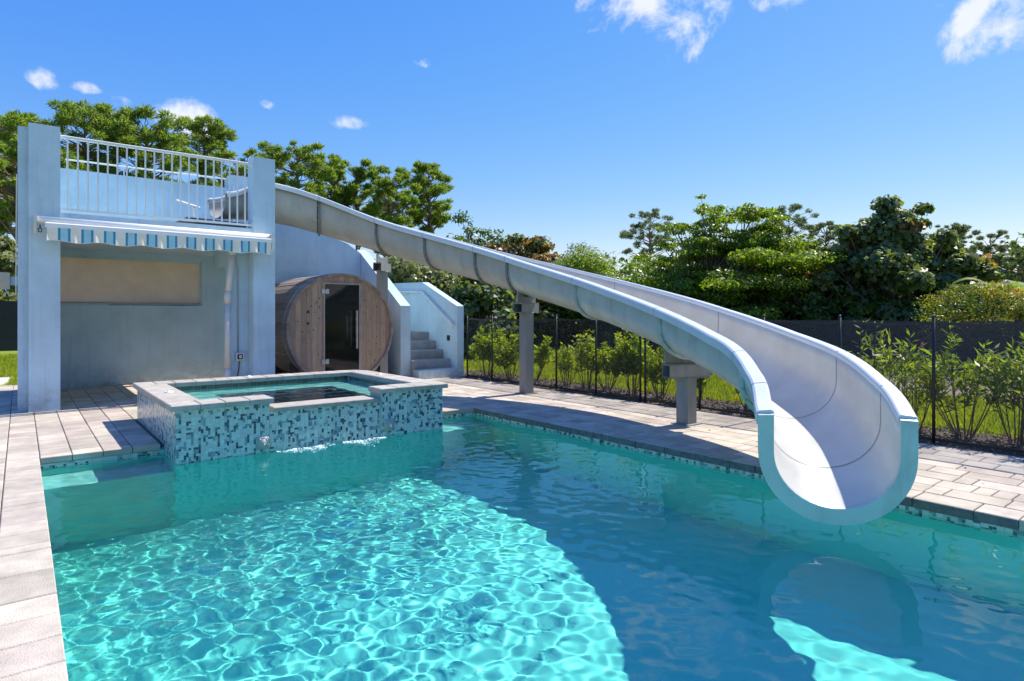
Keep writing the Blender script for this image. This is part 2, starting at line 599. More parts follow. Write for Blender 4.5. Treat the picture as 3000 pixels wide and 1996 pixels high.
# ------------------------------------------------------------ ground
ST = 'structure'
WL = -.10                      # pool water level
PX0, PX1, PY0, PY1 = .137, 4.93, -2.6, 7.0     # pool opening
m = MB()
m.box(-250, 8.25, 14.35, 400, -.4, -.03)
m.box(-250, -6, -120, 14.35, -.4, -.03)
m.box(8.25, 400, -120, 400, -.4, -.03)
m.box(-6, 8.25, -120, -5, -.4, -.03)
tag(m.build('ground', M['lawn']), kind=ST)
m = MB()
for (a, b, c, d) in ((-6, .02, -5, 14.35), (.02, 8.25 - 1.05, 7.15, 14.35), (5.05, 7.2, -5, 7.15), (.02, 5.05, -5, -2.7)):
    m.box(a, b, c, d, -.3, -.010)
deck = m.build('pool_deck', M['sand_joint'])
tag(deck, kind=ST)
m = MB()
m.box(7.2, 8.25, -5, 14.35, -.3, -.012)
tag(m.build('mulch_bed', M['mulch']), kind=ST)
m = MB()
xs = [(11.4, -6), (15.2, -6), (15.5, 6.0), (13.4, 7.4), (11.9, 6.2)]
m.prism(xs, -.2, -.02, 'z')
tag(m.build('bare_mulch_ground', M['mulch_light']), kind=ST)
m = MB()
m.prism([(-1.9, 14.5), (-.32, 14.5), (-.10, 16.4), (-2.6, 16.2)], -.2, .005, 'z')
tag(m.build('concrete_path', M['path_concrete']), kind=ST)
m = MB()
for i in range(2):
    m.cbox(-6, .0, 14.36 + .0 * i, 14.48, -.2, .006, .01)
    break
tag(m.build('deck_border', M['coping']), kind=ST)

# ------------------------------------------------------------ pavers
LEN = (.119, .239, .358)
COLW = .2397


def blocked(x0, x1, y0, y1):
    cx, cyy = (x0 + x1) / 2, (y0 + y1) / 2
    if PX0 - .0 < cx < PX1 and cyy < PY1 and cyy > PY0:
        return True
    if 1.12 < cx < 4.08 and 6.4 < cyy < 8.84:
        return True
    return False


pav = []
for k in range(-14, 31):
    x0 = PX0 + k * COLW
    x1 = x0 + COLW
    if x1 > 7.24:
        break
    y = -3.2 + random.random() * .3
    top = 14.3
    while y < top:
        L = random.choice((LEN[0], LEN[1], LEN[2], LEN[2], LEN[1]))
        y1 = y + L
        for edge in ((PY1,), (8.84,)):
            e = edge[0]
            if (x0 > .1 and x1 < 4.99) and y < e < y1 and ((e == PY1) or (1.0 < x0 < 4.0)):
                y1 = e
        if y1 - y > .05 and not blocked(x0, x1, y, y1):
            pav.append((x0, x1, y, y1, k))
        y = y1
# only pavers the place shows (around pool, tower and fence); the ones nearest the pool's left end show largest
vis = []
for p in pav:
    cx, cyy = (p[0] + p[1]) / 2, (p[2] + p[3]) / 2
    d = cx * FW[0] + cyy * FW[1]
    r = cx * RT[0] + cyy * RT[1]
    onscreen = d > .5 and abs(r / d) < .86 and 1.3 / d < .62
    if onscreen:
        vis.append((-(p[1] - p[0]) * (p[3] - p[2]) / d ** 3, p))
    elif abs(cx) < 8 and cyy > -3:
        vis.append((1, p))
vis.sort(key=lambda t: t[0])
# coping stones are the first row round the water
cop_stones, deck_stones = [], []
for s_, p in vis:
    k = p[4]
    if (k == -1 and p[2] < PY1 + .02) or (k == 20 and p[2] < PY1 + .02):
        cop_stones.append((s_, p))
    else:
        deck_stones.append((s_, p))
# back coping row: split so that it ends flush on the water
coping = MB()
coping.box(PX0 - .1, PX0 - .04, PY0, PY1, -.3, -.07)
coping_o = tag(coping.build('pool_coping', M['grout']), kind=ST)
mesh_cache = {}


def paver_mesh(w, l, th, mt, nm):
    key = (round(w, 3), round(l, 3), th, mt)
    if key not in mesh_cache:
        q = MB()
        g = .0035
        q.cbox(-w / 2 + g, w / 2 - g, -l / 2 + g, l / 2 - g, -th, 0, .005)
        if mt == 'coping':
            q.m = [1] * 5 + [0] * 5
            mesh_cache[key] = q.mesh(nm, [M[mt], M['coping_side_shade']])
        else:
            mesh_cache[key] = q.mesh(nm, M[mt])
    return mesh_cache[key]


def lay(stones, parent, name, mt, limit, th):
    rest = MB()
    for i, (s_, p) in enumerate(stones):
        z = random.uniform(-.0015, .0015)
        cx, cyy = (p[0] + p[1]) / 2, (p[2] + p[3]) / 2
        if i < limit and s_ < 0:
            link(name, paver_mesh(p[1] - p[0], p[3] - p[2], th, mt, name), parent, (cx, cyy, z))
        else:
            g = .0025
            rest.cbox(p[0] + g, p[1] - g, p[2] + g, p[3] - g, z - th, z, .005)
    if rest.v:
        tag(rest.build(name, M[mt], parent), kind='stuff')


lay(deck_stones, deck, 'paver', 'paver', 299, .055)
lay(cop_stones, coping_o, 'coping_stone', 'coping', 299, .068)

# ------------------------------------------------------------ pool shell, steps, water
shell = MB()
wi0, wi1, wy1 = .115, 4.955, 7.025
shell.prism([(-2.75, -2.3), (wy1 + .12, -2.3), (wy1 + .12, -2.02), (-2.75, -1.06)], wi0 - .121, wi1 + .121, 'x')
shell.box(wi0 - .12, wi0, -2.75, wy1 + .12, -2.2, -.062, 0)
shell.box(wi1, wi1 + .12, -2.75, wy1 + .12, -2.2, -.062, 0)
shell.box(wi0, 1.13, wy1, wy1 + .12, -2.2, -.062, 0)
shell.box(4.07, wi1, wy1, wy1 + .12, -2.2, -.062, 0)
shell.box(wi0, wi1, -2.75, -2.6, -2.2, -.062, 0)
shell_o = tag(shell.build('pool_shell', M['plaster']), kind=ST)
st = MB()
st.box(wi0 + .001, 1.129, 6.5, wy1 - .001, -2.2, -.42)
bench = tag(st.build('pool_bench', M['plaster_shallow'], shell_o))
st = MB()
st.box(4.072, 4.95, 6.6, wy1 - .001, -2.2, -.5)
bench2 = st.build('pool_bench', M['plaster_shallow'], shell_o)


def waves(X, Y, seed, amp, lo, hi, n):
    rs = np.random.RandomState(seed)
    Z = np.zeros_like(X)
    for i in range(n):
        lam = math.exp(rs.uniform(math.log(lo), math.log(hi)))
        k = 2 * PI / lam
        th = rs.uniform(0, 2 * PI)
        Z += (lam ** 1.55) * np.sin(k * (X * math.cos(th) + Y * math.sin(th)) + rs.uniform(0, 2 * PI))
    return Z / math.sqrt(n) * amp


def water_mesh(name, x0, x1, y0, y1, z, step, fn, mt):
    nx, ny = int((x1 - x0) / step) + 1, int((y1 - y0) / step) + 1
    X, Y = np.meshgrid(np.linspace(x0, x1, nx), np.linspace(y0, y1, ny), indexing='ij')
    V = np.stack([X, Y, z + fn(X, Y)], -1).reshape(-1, 3)
    I = np.arange(nx * ny).reshape(nx, ny)
    F = np.stack([I[:-1, :-1], I[1:, :-1], I[1:, 1:], I[:-1, 1:]], -1).reshape(-1, 4)
    return np_mesh(name, V, F, M[mt], smooth=True)


def pool_fn(X, Y):
    w = waves(X, Y, 5, .0195, .075, .19, 90) + waves(X, Y, 6, .0045, .25, .5, 24)
    w2 = waves(X, Y, 9, .0022, .5, 1.4, 20)
    # livelier where the spa spills in and calmer towards the slide's end
    a = .55 + .75 * np.exp(-((X - 2.2) ** 2 / 6 + (Y - 5.2) ** 2 / 9)) - .30 * np.clip((X - 2.7) / 1.6, 0, 1) * np.clip((5.2 - Y) / 2.5, 0, 1)
    r = np.sqrt((X - 4.5) ** 2 + (Y - 6.6) ** 2)
    ring = .0016 * np.sin(2 * PI * r / .17) * np.exp(-r / .8)
    r2 = np.sqrt((X - 2.6) ** 2 + (Y - 6.25) ** 2)
    ring += .0016 * np.sin(2 * PI * r2 / .2) * np.exp(-r2 / 1.0)
    return w * a + w2 * .6 + ring


me = water_mesh('pool_water', wi0, wi1, -2.6, wy1, WL, .0128, pool_fn, 'water')
water = tag(link('pool_water', me), kind=ST)
water.cycles.is_caustics_caster = True
me = water_mesh('spa_water', 1.42, 3.80, 6.74, 8.62, .338, .02, lambda X, Y: waves(X, Y, 21, .016, .10, .35, 40), 'spa_water')
spaw = tag(link('spa_water', me), kind=ST)
spaw.cycles.is_caustics_caster = True
for o in (shell_o, bench, bench2):
    o.cycles.is_caustics_receiver = True

# ------------------------------------------------------------ tower building
T = thing('tower_building', 'pale blue stucco slide tower with open shaded bay and roof terrace', 'building', (1.6, 12, 0))
zs = 2.46


def part(name, boxes, mt, parent=T, label=None):
    q = MB()
    for b in boxes:
        q.box(*b)
    o = q.build(name, M[mt], parent)
    if label:
        o['label'] = label
    return o


part('pillar', [(.081, .421, 10.30, 10.62, 0, 3.83)], 'stucco')
part('pillar', [(2.925, 3.262, 10.30, 10.62, 0, 3.835)], 'stucco')
part('pilaster', [(2.655, 3.255, 10.622, 10.9, 0, zs)], 'stucco')
part('beam', [(2.66, 2.95, 10.902, 11.67, 2.09, zs)], 'stucco')
part('roof_slab', [(.083, 3.25, 10.34, 10.618, zs, 2.68), (.083, 3.25, 10.622, 13.3, zs + .002, 2.66)], 'stucco')
part('side_wall', [(-.03, .079, 10.45, 13.5, 0, 3.80)], 'stucco')
wx0, wx1, wz0, wz1 = .25, 2.80, 1.465, 2.335
part('back_wall', [(.081, wx0, 13.302, 13.5, 0, 3.855), (wx1, 3.30, 13.302, 13.5, 0, 3.855), (wx0, wx1, 13.302, 13.5, 0, wz0), (wx0, wx1, 13.302, 13.5, wz1, 3.855)], 'stucco')
part('parapet_block', [(3.30, 3.72, 13.25, 13.55, 2.6, 4.12)], 'stucco')
q = MB()
q.prism([(3.302, 0), (5.94, 0), (5.94, 2.66), (5.62, 2.86), (5.35, 2.945), (5.0, 3.07), (3.302, 3.85)], 12.85, 13.05, 'y')
q.build('stair_wall', M['stucco'], T)
win = part('window', [(wx0 + .001, wx1 - .001, 13.42, 13.56, wz0 - .0, wz0 + .03)], 'stucco')
fr = MB()
f = .035
fr.box(wx0, wx1, 13.36, 13.40, wz0, wz0 + f)
fr.box(wx0, wx1, 13.36, 13.40, wz1 - f, wz1)
fr.box(wx0, wx0 + f, 13.36, 13.40, wz0 + f, wz1 - f)
fr.box(wx1 - f, wx1, 13.36, 13.40, wz0 + f, wz1 - f)
fr.build('frame', M['stucco'], win)
q = MB()
nxx = 24
V, F = [], []
for i in range(nxx + 1):
    x = wx0 + f + (wx1 - wx0 - 2 * f) * i / nxx
    yy = 13.38 + .004 * math.sin(i * .9)
    V += [(x, yy, wz0 + f + .004), (x, yy, wz1 - f - .001)]
F = [(2 * i, 2 * i + 2, 2 * i + 3, 2 * i + 1) for i in range(nxx)]
q.add(V, F)
q.box(wx0 + f, wx1 - f, 13.372, 13.388, wz0 + f, wz0 + f + .02)
q.build('roller_shade', M['shade_cloth'], win)
part('sill_track', [(1.25, 2.72, 13.345, 13.36, 1.455, 1.475)], 'dark', win)

# railing on the terrace
rail = thing('balcony_railing', 'white metal balcony railing between the two tower pillars', 'railing', (1.67, 10.4, 2.7))
ry = 10.37
q = MB()
q.cbox(.424, 2.922, ry - .025, ry + .025, 3.700, 3.738, .008)
q.box(.421, .43, ry - .05, ry + .05, 3.675, 3.76)
q.box(2.915, 2.924, ry - .05, ry + .05, 3.675, 3.76)
q.build('top_rail', M['white_metal'], rail)
q = MB()
q.box(.424, 2.922, ry - .018, ry + .018, 2.715, 2.748)
q.box(2.912, 2.924, ry - .05, ry + .05, 2.685, 2.78)
q.build('bottom_rail', M['white_metal'], rail)
q = MB()
q.box(-.010, .010, -.010, .010, 2.749, 3.699)
bal = q.mesh('baluster', M['white_metal'])
for i in range(21):
    X = .504 + (2.812 - .504) * i / 20
    link('baluster', bal, rail, (X, ry, 0))
r2 = thing('parapet_handrail', 'thin white handrail on top of the rear parapet behind the balcony railing', 'handrail', (1.9, 13.4, 3.85))
q = MB()
q.tube([(.62, 13.4, 4.035), (3.30, 13.4, 4.05)], .016, 8)
q.build('rail', M['white_metal'], r2)
for X in (.64, 1.5, 2.4, 3.25):
    q = MB()
    q.tube([(X, 13.4, 3.85), (X, 13.4, 4.04)], .011, 6)
    q.build('post', M['white_metal'], r2)

# plinth under the slide's start and grab bar
q = MB()
q.prism([(1.80, 2.682), (2.90, 2.682), (2.90, 2.80), (2.02, 2.815)], 10.62 + .002, 11.75, 'y')
tag(q.build('slide_plinth', M['base_wood']), 'dark weathered plinth under the top end of the water slide', 'plinth')
gb = thing('grab_bar', 'short white grab bar beside the entry of the water slide', 'grab bar', (2.2, 11.75, 2.8))
q = MB()
q.tube([(2.05, 11.62, 3.22), (2.42, 11.68, 3.14)], .022, 8)
q.build('rail', M['white_metal'], gb)
q = MB()
q.tube([(2.32, 11.66, 2.66), (2.32, 11.66, 3.16)], .016, 8)
q.build('post', M['white_metal'], gb)

# ------------------------------------------------------------ awning
aw = thing('awning', 'retracted awning with blue and cream striped valance across the tower front', 'awning', (1.66, 10.1, 2.5))
q = MB()
q.tube([(.17, 10.20, 2.545), (3.15, 10.20, 2.545)], .048, 14)
q.build('cassette', M['awning_metal'], aw, True)
q = MB()
q.cbox(.25, 3.13, 10.055, 10.12, 2.44, 2.505, .012)
q.build('front_bar', M['awning_metal'], aw)
for X in (.135, 3.15):
    q = MB()
    q.prism([(10.12, 2.60), (10.27, 2.60), (10.27, 2.36), (10.19, 2.36), (10.12, 2.48)], X, X + .028, 'x')
    q.build('end_cap', M['pvc'], aw)
q = MB()
for X in (.5, 2.8):
    q = MB()
    q.box(X, X + .06, 10.2, 10.298, 2.47, 2.54)
    q.build('bracket', M['awning_metal'], aw)
q = MB()
q.tube([(.20 + .018 * math.cos(t), 10.11, 2.40 + .028 * math.sin(t)) for t in np.linspace(0, 2 * PI, 13)], .006, 6)
q.box(.193, .207, 10.10, 10.2, 2.425, 2.47)
q.build('crank_eye', M['dark'], aw)
q = MB()
x0v, x1v = .265, 3.118
cols = []
x = x0v
per = .2535
edge = [0, .03, .112, .142]
X = []
k = -1
xs = []
for k in range(-1, 13):
    b = .375 - .035 + k * per + .045
    for (a, c, mi) in ((0, .028, 1), (.028, .108, 2), (.108, .136, 1), (.136, per, 0)):
        xa, xb = max(b + a, x0v), min(b + c, x1v)
        if xb > xa + 1e-4:
            nseg = max(1, int((xb - xa) / .022))
            for i in range(nseg):
                xs.append((xa + (xb - xa) * i / nseg, xa + (xb - xa) * (i + 1) / nseg, mi))


def vy(x, u):
    return 10.062 - .012 * u * math.sin(2 * PI * x / .26 + 1) - .006 * u * math.sin(2 * PI * x / .11)


def vz(x):
    return 2.262 + .013 * math.cos(2 * PI * (x - .35) / .507)


for (xa, xb, mi) in xs:
    V = []
    for u in (0, .33, .66, 1):
        for xx in (xa, xb):
            V.append((xx, vy(xx, u), 2.442 + (vz(xx) - 2.442) * u))
    q.add(V, [(0, 1, 3, 2), (2, 3, 5, 4), (4, 5, 7, 6)], mi)
q.build('valance', [M['cream_cloth'], M['blue_cloth'], M['light_blue_cloth']], aw)
q = MB()
ns = 120
V = []
for i in range(ns + 1):
    xx = x0v + (x1v - x0v) * i / ns
    V += [(xx, vy(xx, 1) - .003, vz(xx) + .004), (xx, vy(xx, 1) - .003, vz(xx) - .004)]
q.add(V, [(2 * i, 2 * i + 1, 2 * i + 3, 2 * i + 2) for i in range(ns)])
q.build('hem', M['cream_cloth'], aw)

# ------------------------------------------------------------ downspout, switch box, light on the left wall
ds = thing('drain_pipe', 'thick white plastic drain pipe with a kink beside the right pillar', 'drain pipe', (2.58, 10.5, 0))
q = MB()
q.tube([(2.66, 10.5, 2.455), (2.655, 10.5, 2.25)], .056, 14)
q.build('collar', M['pvc'], ds, True)
q = MB()
q.tube([(2.655, 10.5, 2.26), (2.585, 10.5, 1.60)], .050, 14)
q.build('upper_pipe', M['pvc'], ds, True)
q = MB()
q.tube([(2.592, 10.5, 1.66), (2.584, 10.5, 1.58), (2.584, 10.5, 1.47)], .057, 14)
q.build('coupling', M['pvc'], ds, True)
q = MB()
q.tube([(2.584, 10.5, 1.50), (2.584, 10.5, .40)], .050, 14)
q.build('lower_pipe', M['pvc'], ds, True)
q = MB()
q.tube([(2.584, 10.5, .43), (2.584, 10.5, .33), (2.56, 10.5, .27), (2.50, 10.49, .215), (2.42, 10.48, .17)], .056, 14)
q.build('elbow', M['pvc'], ds, True)
eb = thing('outlet_box', 'small grey electrical outlet box with conduit above and black cord below', 'outlet box', (2.786, 10.6, .6))
q = MB()
q.cbox(2.72, 2.85, 10.55, 10.618, .545, .675, .004)
q.build('box', M['pvc'], eb)
q = MB()
q.box(2.745, 2.825, 10.543, 10.549, .57, .65)
q.build('cover', M['dark'], eb)
q = MB()
q.box(2.768, 2.81, 10.538, 10.542, .585, .635)
q.build('plate', M['pvc'], eb)
q = MB()
q.tube([(2.69, 10.606, 2.45), (2.70, 10.606, 2.28), (2.745, 10.606, 2.14), (2.765, 10.606, 2.02), (2.768, 10.606, .68)], .0105, 8)
q.build('conduit', M['conduit'], eb, True)
q = MB()
q.tube([(2.785, 10.59, .545), (2.775, 10.59, .40), (2.75, 10.59, .27), (2.73, 10.56, .05), (2.78, 10.5, .012)], .008, 6)
q.build('cord', M['dark'], eb, True)
wl = thing('wall_speaker', 'small beige box mounted on the left outer side of the tower with a cable', 'speaker', (-.15, 11.5, 1.75))
q = MB()
q.cbox(-.25, -.12, 11.35, 11.55, 1.66, 1.90, .01)
q.build('box', M['beige'], wl)
q = MB()
q.box(-.119, -.031, 11.40, 11.5, 1.72, 1.84)
q.build('bracket', M['stucco'], wl)
q = MB()
q.tube([(-.17, 11.35, 1.66), (-.12, 11.25, 1.56), (-.05, 11.1, 1.58), (-.045, 10.9, 2.6), (-.04, 10.7, 3.2)], .007, 6)
q.build('cable', M['white_metal'], wl)

# ------------------------------------------------------------ staircase right of the sauna
S = thing('staircase', 'pale blue walled concrete staircase at the right end of the tower', 'staircase', (6.6, 11.5, 0))
q = MB()
q.prism([(11.0, 0), (13.05, 0), (13.05, 2.66 + .1), (12.85, 2.66), (11.0, 1.47)], 5.945, 6.165, 'x')
q.build('parapet_wall', M['stucco'], S)
q = MB()
q.prism([(10.66, 0), (13.9, 0), (13.9, 2.06), (12.07, 2.02), (10.66, 1.47)], 7.07, 7.235, 'x')
q.build('parapet_wall', M['stucco'], S)
ys = [10.66, 10.90, 11.19, 11.48, 11.78]
for i, y0 in enumerate(ys):
    q = MB()
    y1 = ys[i + 1] if i < 4 else 13.9
    z = .182 * (i + 1)
    q.cbox(6.168, 7.068, y0 + .003, y1 + (.0 if i < 4 else 0), 0, z, .008)
    q.build('step', M['stucco' if i == 0 else 'concrete'], S)
part('landing_wall', [(6.168, 7.068, 13.902, 14.05, 0, 2.06)], 'stucco', S)
q = MB()
q.disc((7.066, 10.98, .80), .03, -.012, 12, axis='x')
q.box(7.056, 7.068, 10.93, 11.03, .745, .855)
q.build('step_light', M['dark'], S)
hr = thing('stair_handrail', 'white handrail on the far wall of the staircase', 'handrail', (7.03, 11.5, 1.5))
q = MB()
q.tube([(7.01, 10.72, 1.065), (7.01, 11.98, 1.80), (7.01, 13.6, 1.85)], .021, 8)
q.build('rail', M['white_metal'], hr)
for (yy, zz) in ((10.86, 1.13), (11.85, 1.70), (12.75, 1.81)):
    q = MB()
    q.tube([(7.068, yy, zz - .09), (7.03, yy, zz - .10), (7.01, yy, zz - .06), (7.01, yy, zz)], .009, 6)
    q.disc((7.060, yy, zz - .09), .032, .008, 12, axis='x')
    q.build('bracket', M['white_metal'], hr)

# ------------------------------------------------------------ barrel sauna
BX, BZ, BR = 4.515, 1.035, 1.0
B = thing('barrel_sauna', 'weathered wooden barrel sauna with dark glass door', 'sauna', (BX, 11.45, 0))
NS = 54
for i in range(NS):
    a0, a1 = 2 * PI * i / NS + .0025, 2 * PI * (i + 1) / NS - .0025
    q = MB()
    V = []
    ro = BR + random.uniform(-.003, .003)
    yf = 10.50 + random.uniform(-.008, .008)
    for yy in (yf, 12.45):
        for (a, r) in ((a0, ro), (a1, ro), (a1, BR - .042), (a0, BR - .042)):
            V.append((BX + r * math.cos(a), yy, BZ + r * math.sin(a)))
    q.add(V, [(0, 1, 2, 3), (7, 6, 5, 4), (0, 4, 5, 1), (1, 5, 6, 2), (2, 6, 7, 3), (3, 7, 4, 0)])
    q.build('stave', M['wood_grey'], B)
RF = BR - .044
dx0, dx1, dz0, dz1 = 4.195, 4.862, .16, 1.835


def face_plank(x0, x1, zlo=None, zhi=None, y=10.545, mt='wood'):
    q = MB()
    n = 5
    xs = [x0 + (x1 - x0) * i / n for i in range(n + 1)]
    c = lambda x: math.sqrt(max(RF ** 2 - (x - BX) ** 2, 0))
    top = [(x, BZ + c(x) if zhi is None else min(zhi, BZ + c(x))) for x in xs]
    bot = [(x, BZ - c(x) if zlo is None else max(zlo, BZ - c(x))) for x in xs]
    q.prism(bot + top[::-1], y + random.uniform(-.003, .002), y + .035, 'y')
    return q.build('face_plank', M[mt], B)


pw = .098
x = dx0 - .03
while x > BX - RF + .01:
    xa = max(x - pw + .003, BX - RF + .004)
    face_plank(xa, x)
    x -= pw
x = dx1 + .03
while x < BX + RF - .01:
    xb = min(x + pw - .003, BX + RF - .004)
    face_plank(x, xb)
    x += pw
x = dx0 - .027
while x < dx1 + .02:
    xb = min(x + pw - .003, dx1 + .027)
    face_plank(x, xb, zlo=dz1 + .03)
    face_plank(x, xb, zhi=dz0 - .03)
    x += pw
q = MB()
for (a, b, c, d) in ((dx0 - .027, dx0, dz0 - .027, dz1 + .027), (dx1, dx1 + .027, dz0 - .027, dz1 + .027), (dx0, dx1, dz1, dz1 + .027), (dx0, dx1, dz0 - .027, dz0)):
    q.box(a, b, 10.525, 10.60, c, d)
q.build('door_frame', M['trim_wood'], B)
door = MB()
door.box(dx0 + .004, dx1 - .02, 10.530, 10.538, dz0 + .004, dz1 - .008)
door_o = door.build('door', M['tinted_pane'], B)
for zz in (1.66, .42):
    q = MB()
    q.box(dx0 - .055, dx0 - .008, 10.514, 10.524, zz, zz + .085)
    q.box(dx0 + .012, dx0 + .07, 10.514, 10.529, zz, zz + .085)
    q.box(dx0 - .012, dx0 + .016, 10.510, 10.5135, zz + .02, zz + .06)
    q.build('hinge', M['steel'], door_o)
q = MB()
q.box(4.757, 4.787, 10.455, 10.485, .68, 1.37)
q.build('handle', M['trim_wood'], door_o)
q = MB()
q.box(4.700, 4.728, 10.575, 10.60, .70, 1.37)
q.build('handle', M['trim_wood'], door_o)
q = MB()
for zz in (.84, 1.21):
    q.tube([(4.772, 10.486, zz), (4.772, 10.529, zz)], .009, 8)
q.build('handle_mount', M['steel'], door_o)
q = MB()
q.box(dx1 - .018, dx1 - .004, 10.530, 10.56, dz0, dz1)
q.build('seal', M['steel'], door_o)
# inside: benches and back wall
q = MB()
q.box(BX - .85, BX + .85, 12.30, 12.34, .15, 1.9)
q.build('rear_wall', M['wood'], B)
q = MB()
q.box(BX - .92, BX - .35, 10.8, 12.28, .58, .62)
q.box(BX + .42, BX + .92, 10.8, 12.28, .58, .62)
q.box(BX - .6, BX + .6, 10.62, 12.28, .155, .18)
q.build('bench', M['wood'], B)
for zz in (1.40, 1.20):
    q = MB()
    q.disc((3.90, 10.542, zz - .06), .026, .004, 14, axis='y')
    q.build('vent_plug', M['wood_dark'], B)
# knots in the face planks
q = MB()
for _ in range(46):
    kx = random.choice((random.uniform(3.66, 4.13), random.uniform(4.93, 5.35)))
    kz = random.uniform(.30, 1.72)
    if (kx - BX) ** 2 + (kz - BZ) ** 2 < .8:
        q.disc((kx, 10.5415, kz), random.uniform(.006, .014), .003, 8, axis='y')
tag(q.build('knot', M['wood_dark'], B), kind='stuff')
for yy in (10.68, 12.25):
    q = MB()
    q.tube([(BX + (BR + .006) * math.cos(t), yy, BZ + (BR + .006) * math.sin(t)) for t in np.linspace(0, 2 * PI, 65)], .0045, 6, cap=False)
    q.build('hoop', M['steel'], B)
for yy in (10.8, 12.0):
    q = MB()
    arc = [(BX + (BR + .012) * math.cos(t), BZ + (BR + .012) * math.sin(t)) for t in np.linspace(-PI * .80, -PI * .20, 14)]
    q.prism([(arc[0][0], -.0)] + arc + [(arc[-1][0], -.0)], yy, yy + .08, 'y')
    q.build('cradle', M['wood_dark'], B)

# ------------------------------------------------------------ water slide
P = [[2.086, 11.131, 2.88], [3.609, 11.176, 2.915], [4.997, 10.563, 2.521], [5.861, 9.205, 2.064], [6.527, 7.608, 1.583], [6.554, 5.848, 1.158],
     [6.016, 4.176, .797], [5.264, 2.832, .490], [4.548, 2.12, .250], [4.104, 1.795, .048]]
P = np.array(P)
P = np.vstack([2 * P[0] - P[1], P, 2 * P[-1] - P[-2]])
NP_ = 281
t = np.linspace(0, len(P) - 3 - 1e-6, NP_)
ii = t.astype(int)
u = (t - ii)[:, None]
a_, b_, c_, d_ = P[ii], P[ii + 1], P[ii + 2], P[ii + 3]
CL = .5 * (2 * b_ + (c_ - a_) * u + (2 * a_ - 5 * b_ + 4 * c_ - d_) * u * u + (3 * b_ - a_ - 3 * c_ + d_) * u ** 3)
TG = np.gradient(CL, axis=0)
TG /= np.linalg.norm(TG, axis=1)[:, None]
NR = np.stack([-TG[:, 1], TG[:, 0]], 1)
NR /= np.linalg.norm(NR, axis=1)[:, None]
ARC = np.r_[0, np.cumsum(np.linalg.norm(np.diff(CL, axis=0), axis=1))]
fr_ = np.linspace(0, 1, NP_)
DD = np.interp(ARC / ARC[-1], [0, .3, .6, .85, 1], [.62, .577, .556, .540, .600])
I_START = int(np.abs(ARC - .50).argmin())
k = np.clip((ARC - .50) / .75, 0, 1)
DD = DD * (.62 + .38 * k * k * (3 - 2 * k))


def spt(i, s_, z):
    return (CL[i, 0] + NR[i, 0] * s_, CL[i, 1] + NR[i, 1] * s_, CL[i, 2] + z)


def prof(D, hw, z0, n=22):
    """half-pipe cross-section from one rim to the other"""
    r = []
    for j in range(n + 1):
        a = -PI / 2 + PI * j / n
        r.append((hw * math.sin(a), z0 + (.6 * D - z0) * (1 - math.cos(a))))
    return [(-hw, D)] + [(-hw, .8 * D)] + r + [(hw, .8 * D)] + [(hw, D)]


def sweep(i0, i1, pf, closed=False):
    q = MB()
    n = None
    V, F = [], []
    for i in range(i0, i1 + 1):
        pr = pf(i)
        n = len(pr)
        V += [spt(i, a, z) for a, z in pr]
    m_ = i1 - i0
    for i in range(m_):
        for j in range(n if closed else n - 1):
            F.append((i * n + j, (i + 1) * n + j, (i + 1) * n + (j + 1) % n, i * n + (j + 1) % n))
    q.add(V, F)
    if closed:
        q.add(V[:n], [tuple(range(n))])
        q.add(V[-n:], [tuple(range(n - 1, -1, -1))])
    return q


# joints where the photograph shows them along the near rim
_c = CL[:, :2] - NR * .372
_d = _c @ FW
_u = 1500 + 1800 * (_c @ RT) / _d
_v = 921 - 1800 * (CL[:, 2] + DD - 1.3) / _d
JIDX = [int(((_u - a) ** 2 + (_v - b) ** 2).argmin()) for a, b in ((935, 578), (1106, 640), (1249, 683), (1392, 722), (1489, 751), (1687, 814), (1938, 908), (2182, 1036), (2245, 1130))]
W_ = thing('water_slide', 'long curved white and aqua fibreglass water slide ending over the pool', 'water slide', (6.2, 7, 0))
HO, HI = .384, .368
joints = [float(ARC[_i]) for _i in JIDX]
JI = [int(np.abs(ARC - j).argmin()) for j in joints]
bnds = [I_START] + JI + [NP_ - 1]
for s_i in range(len(bnds) - 1):
    i0, i1 = bnds[s_i], bnds[s_i + 1]
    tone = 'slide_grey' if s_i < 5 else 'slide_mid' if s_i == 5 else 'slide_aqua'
    # one closed shell: outer skin, inner skin and rounded rims
    def pf(i):
        D = DD[i]
        o = prof(D, HO, 0)
        inn = prof(D, HI, .014)
        return o + inn[::-1]
    q = sweep(i0, i1, pf, True)
    # material: outer skin faces get the colour of the section, inner skin is pale, with shade painted in at the entry
    n = len(pf(i0))
    q.m = []
    half = n // 2
    for a in range(i1 - i0):
        for j in range(n):
            q.m.append(0 if j < half - 1 or j == n - 1 else 1)
    q.m += [1, 1]
    sec = q.build('flume_section', [M[tone], M['slide_in_shade' if s_i == 0 else 'slide_in']], W_, True)
    for side, nm in ((-1, 'rim'), (1, 'rim')):
        def rp(i, side=side):
            D = DD[i]
            w = .108
            pts = [(HI - .006, D - .002), (HI, D + .012), (HI + .012, D + .020), (HI + w - .018, D + .012), (HI + w - .004, D), (HI + w, D - .022), (HI + w - .003, D - .078),
                   (HI + w - .012, D - .078), (HI + w - .013, D - .020), (HO + .012, D - .003), (HO + .002, D - .030), (HI - .002, D - .03)]
            pts = [(side * a, z) for a, z in pts]
            return pts if side > 0 else pts[::-1]
        g = 1 if i1 - i0 > 4 else 0
        qr = sweep(i0, i1, rp, True)
        qr.build('rim', M['slide_top'], sec, False)
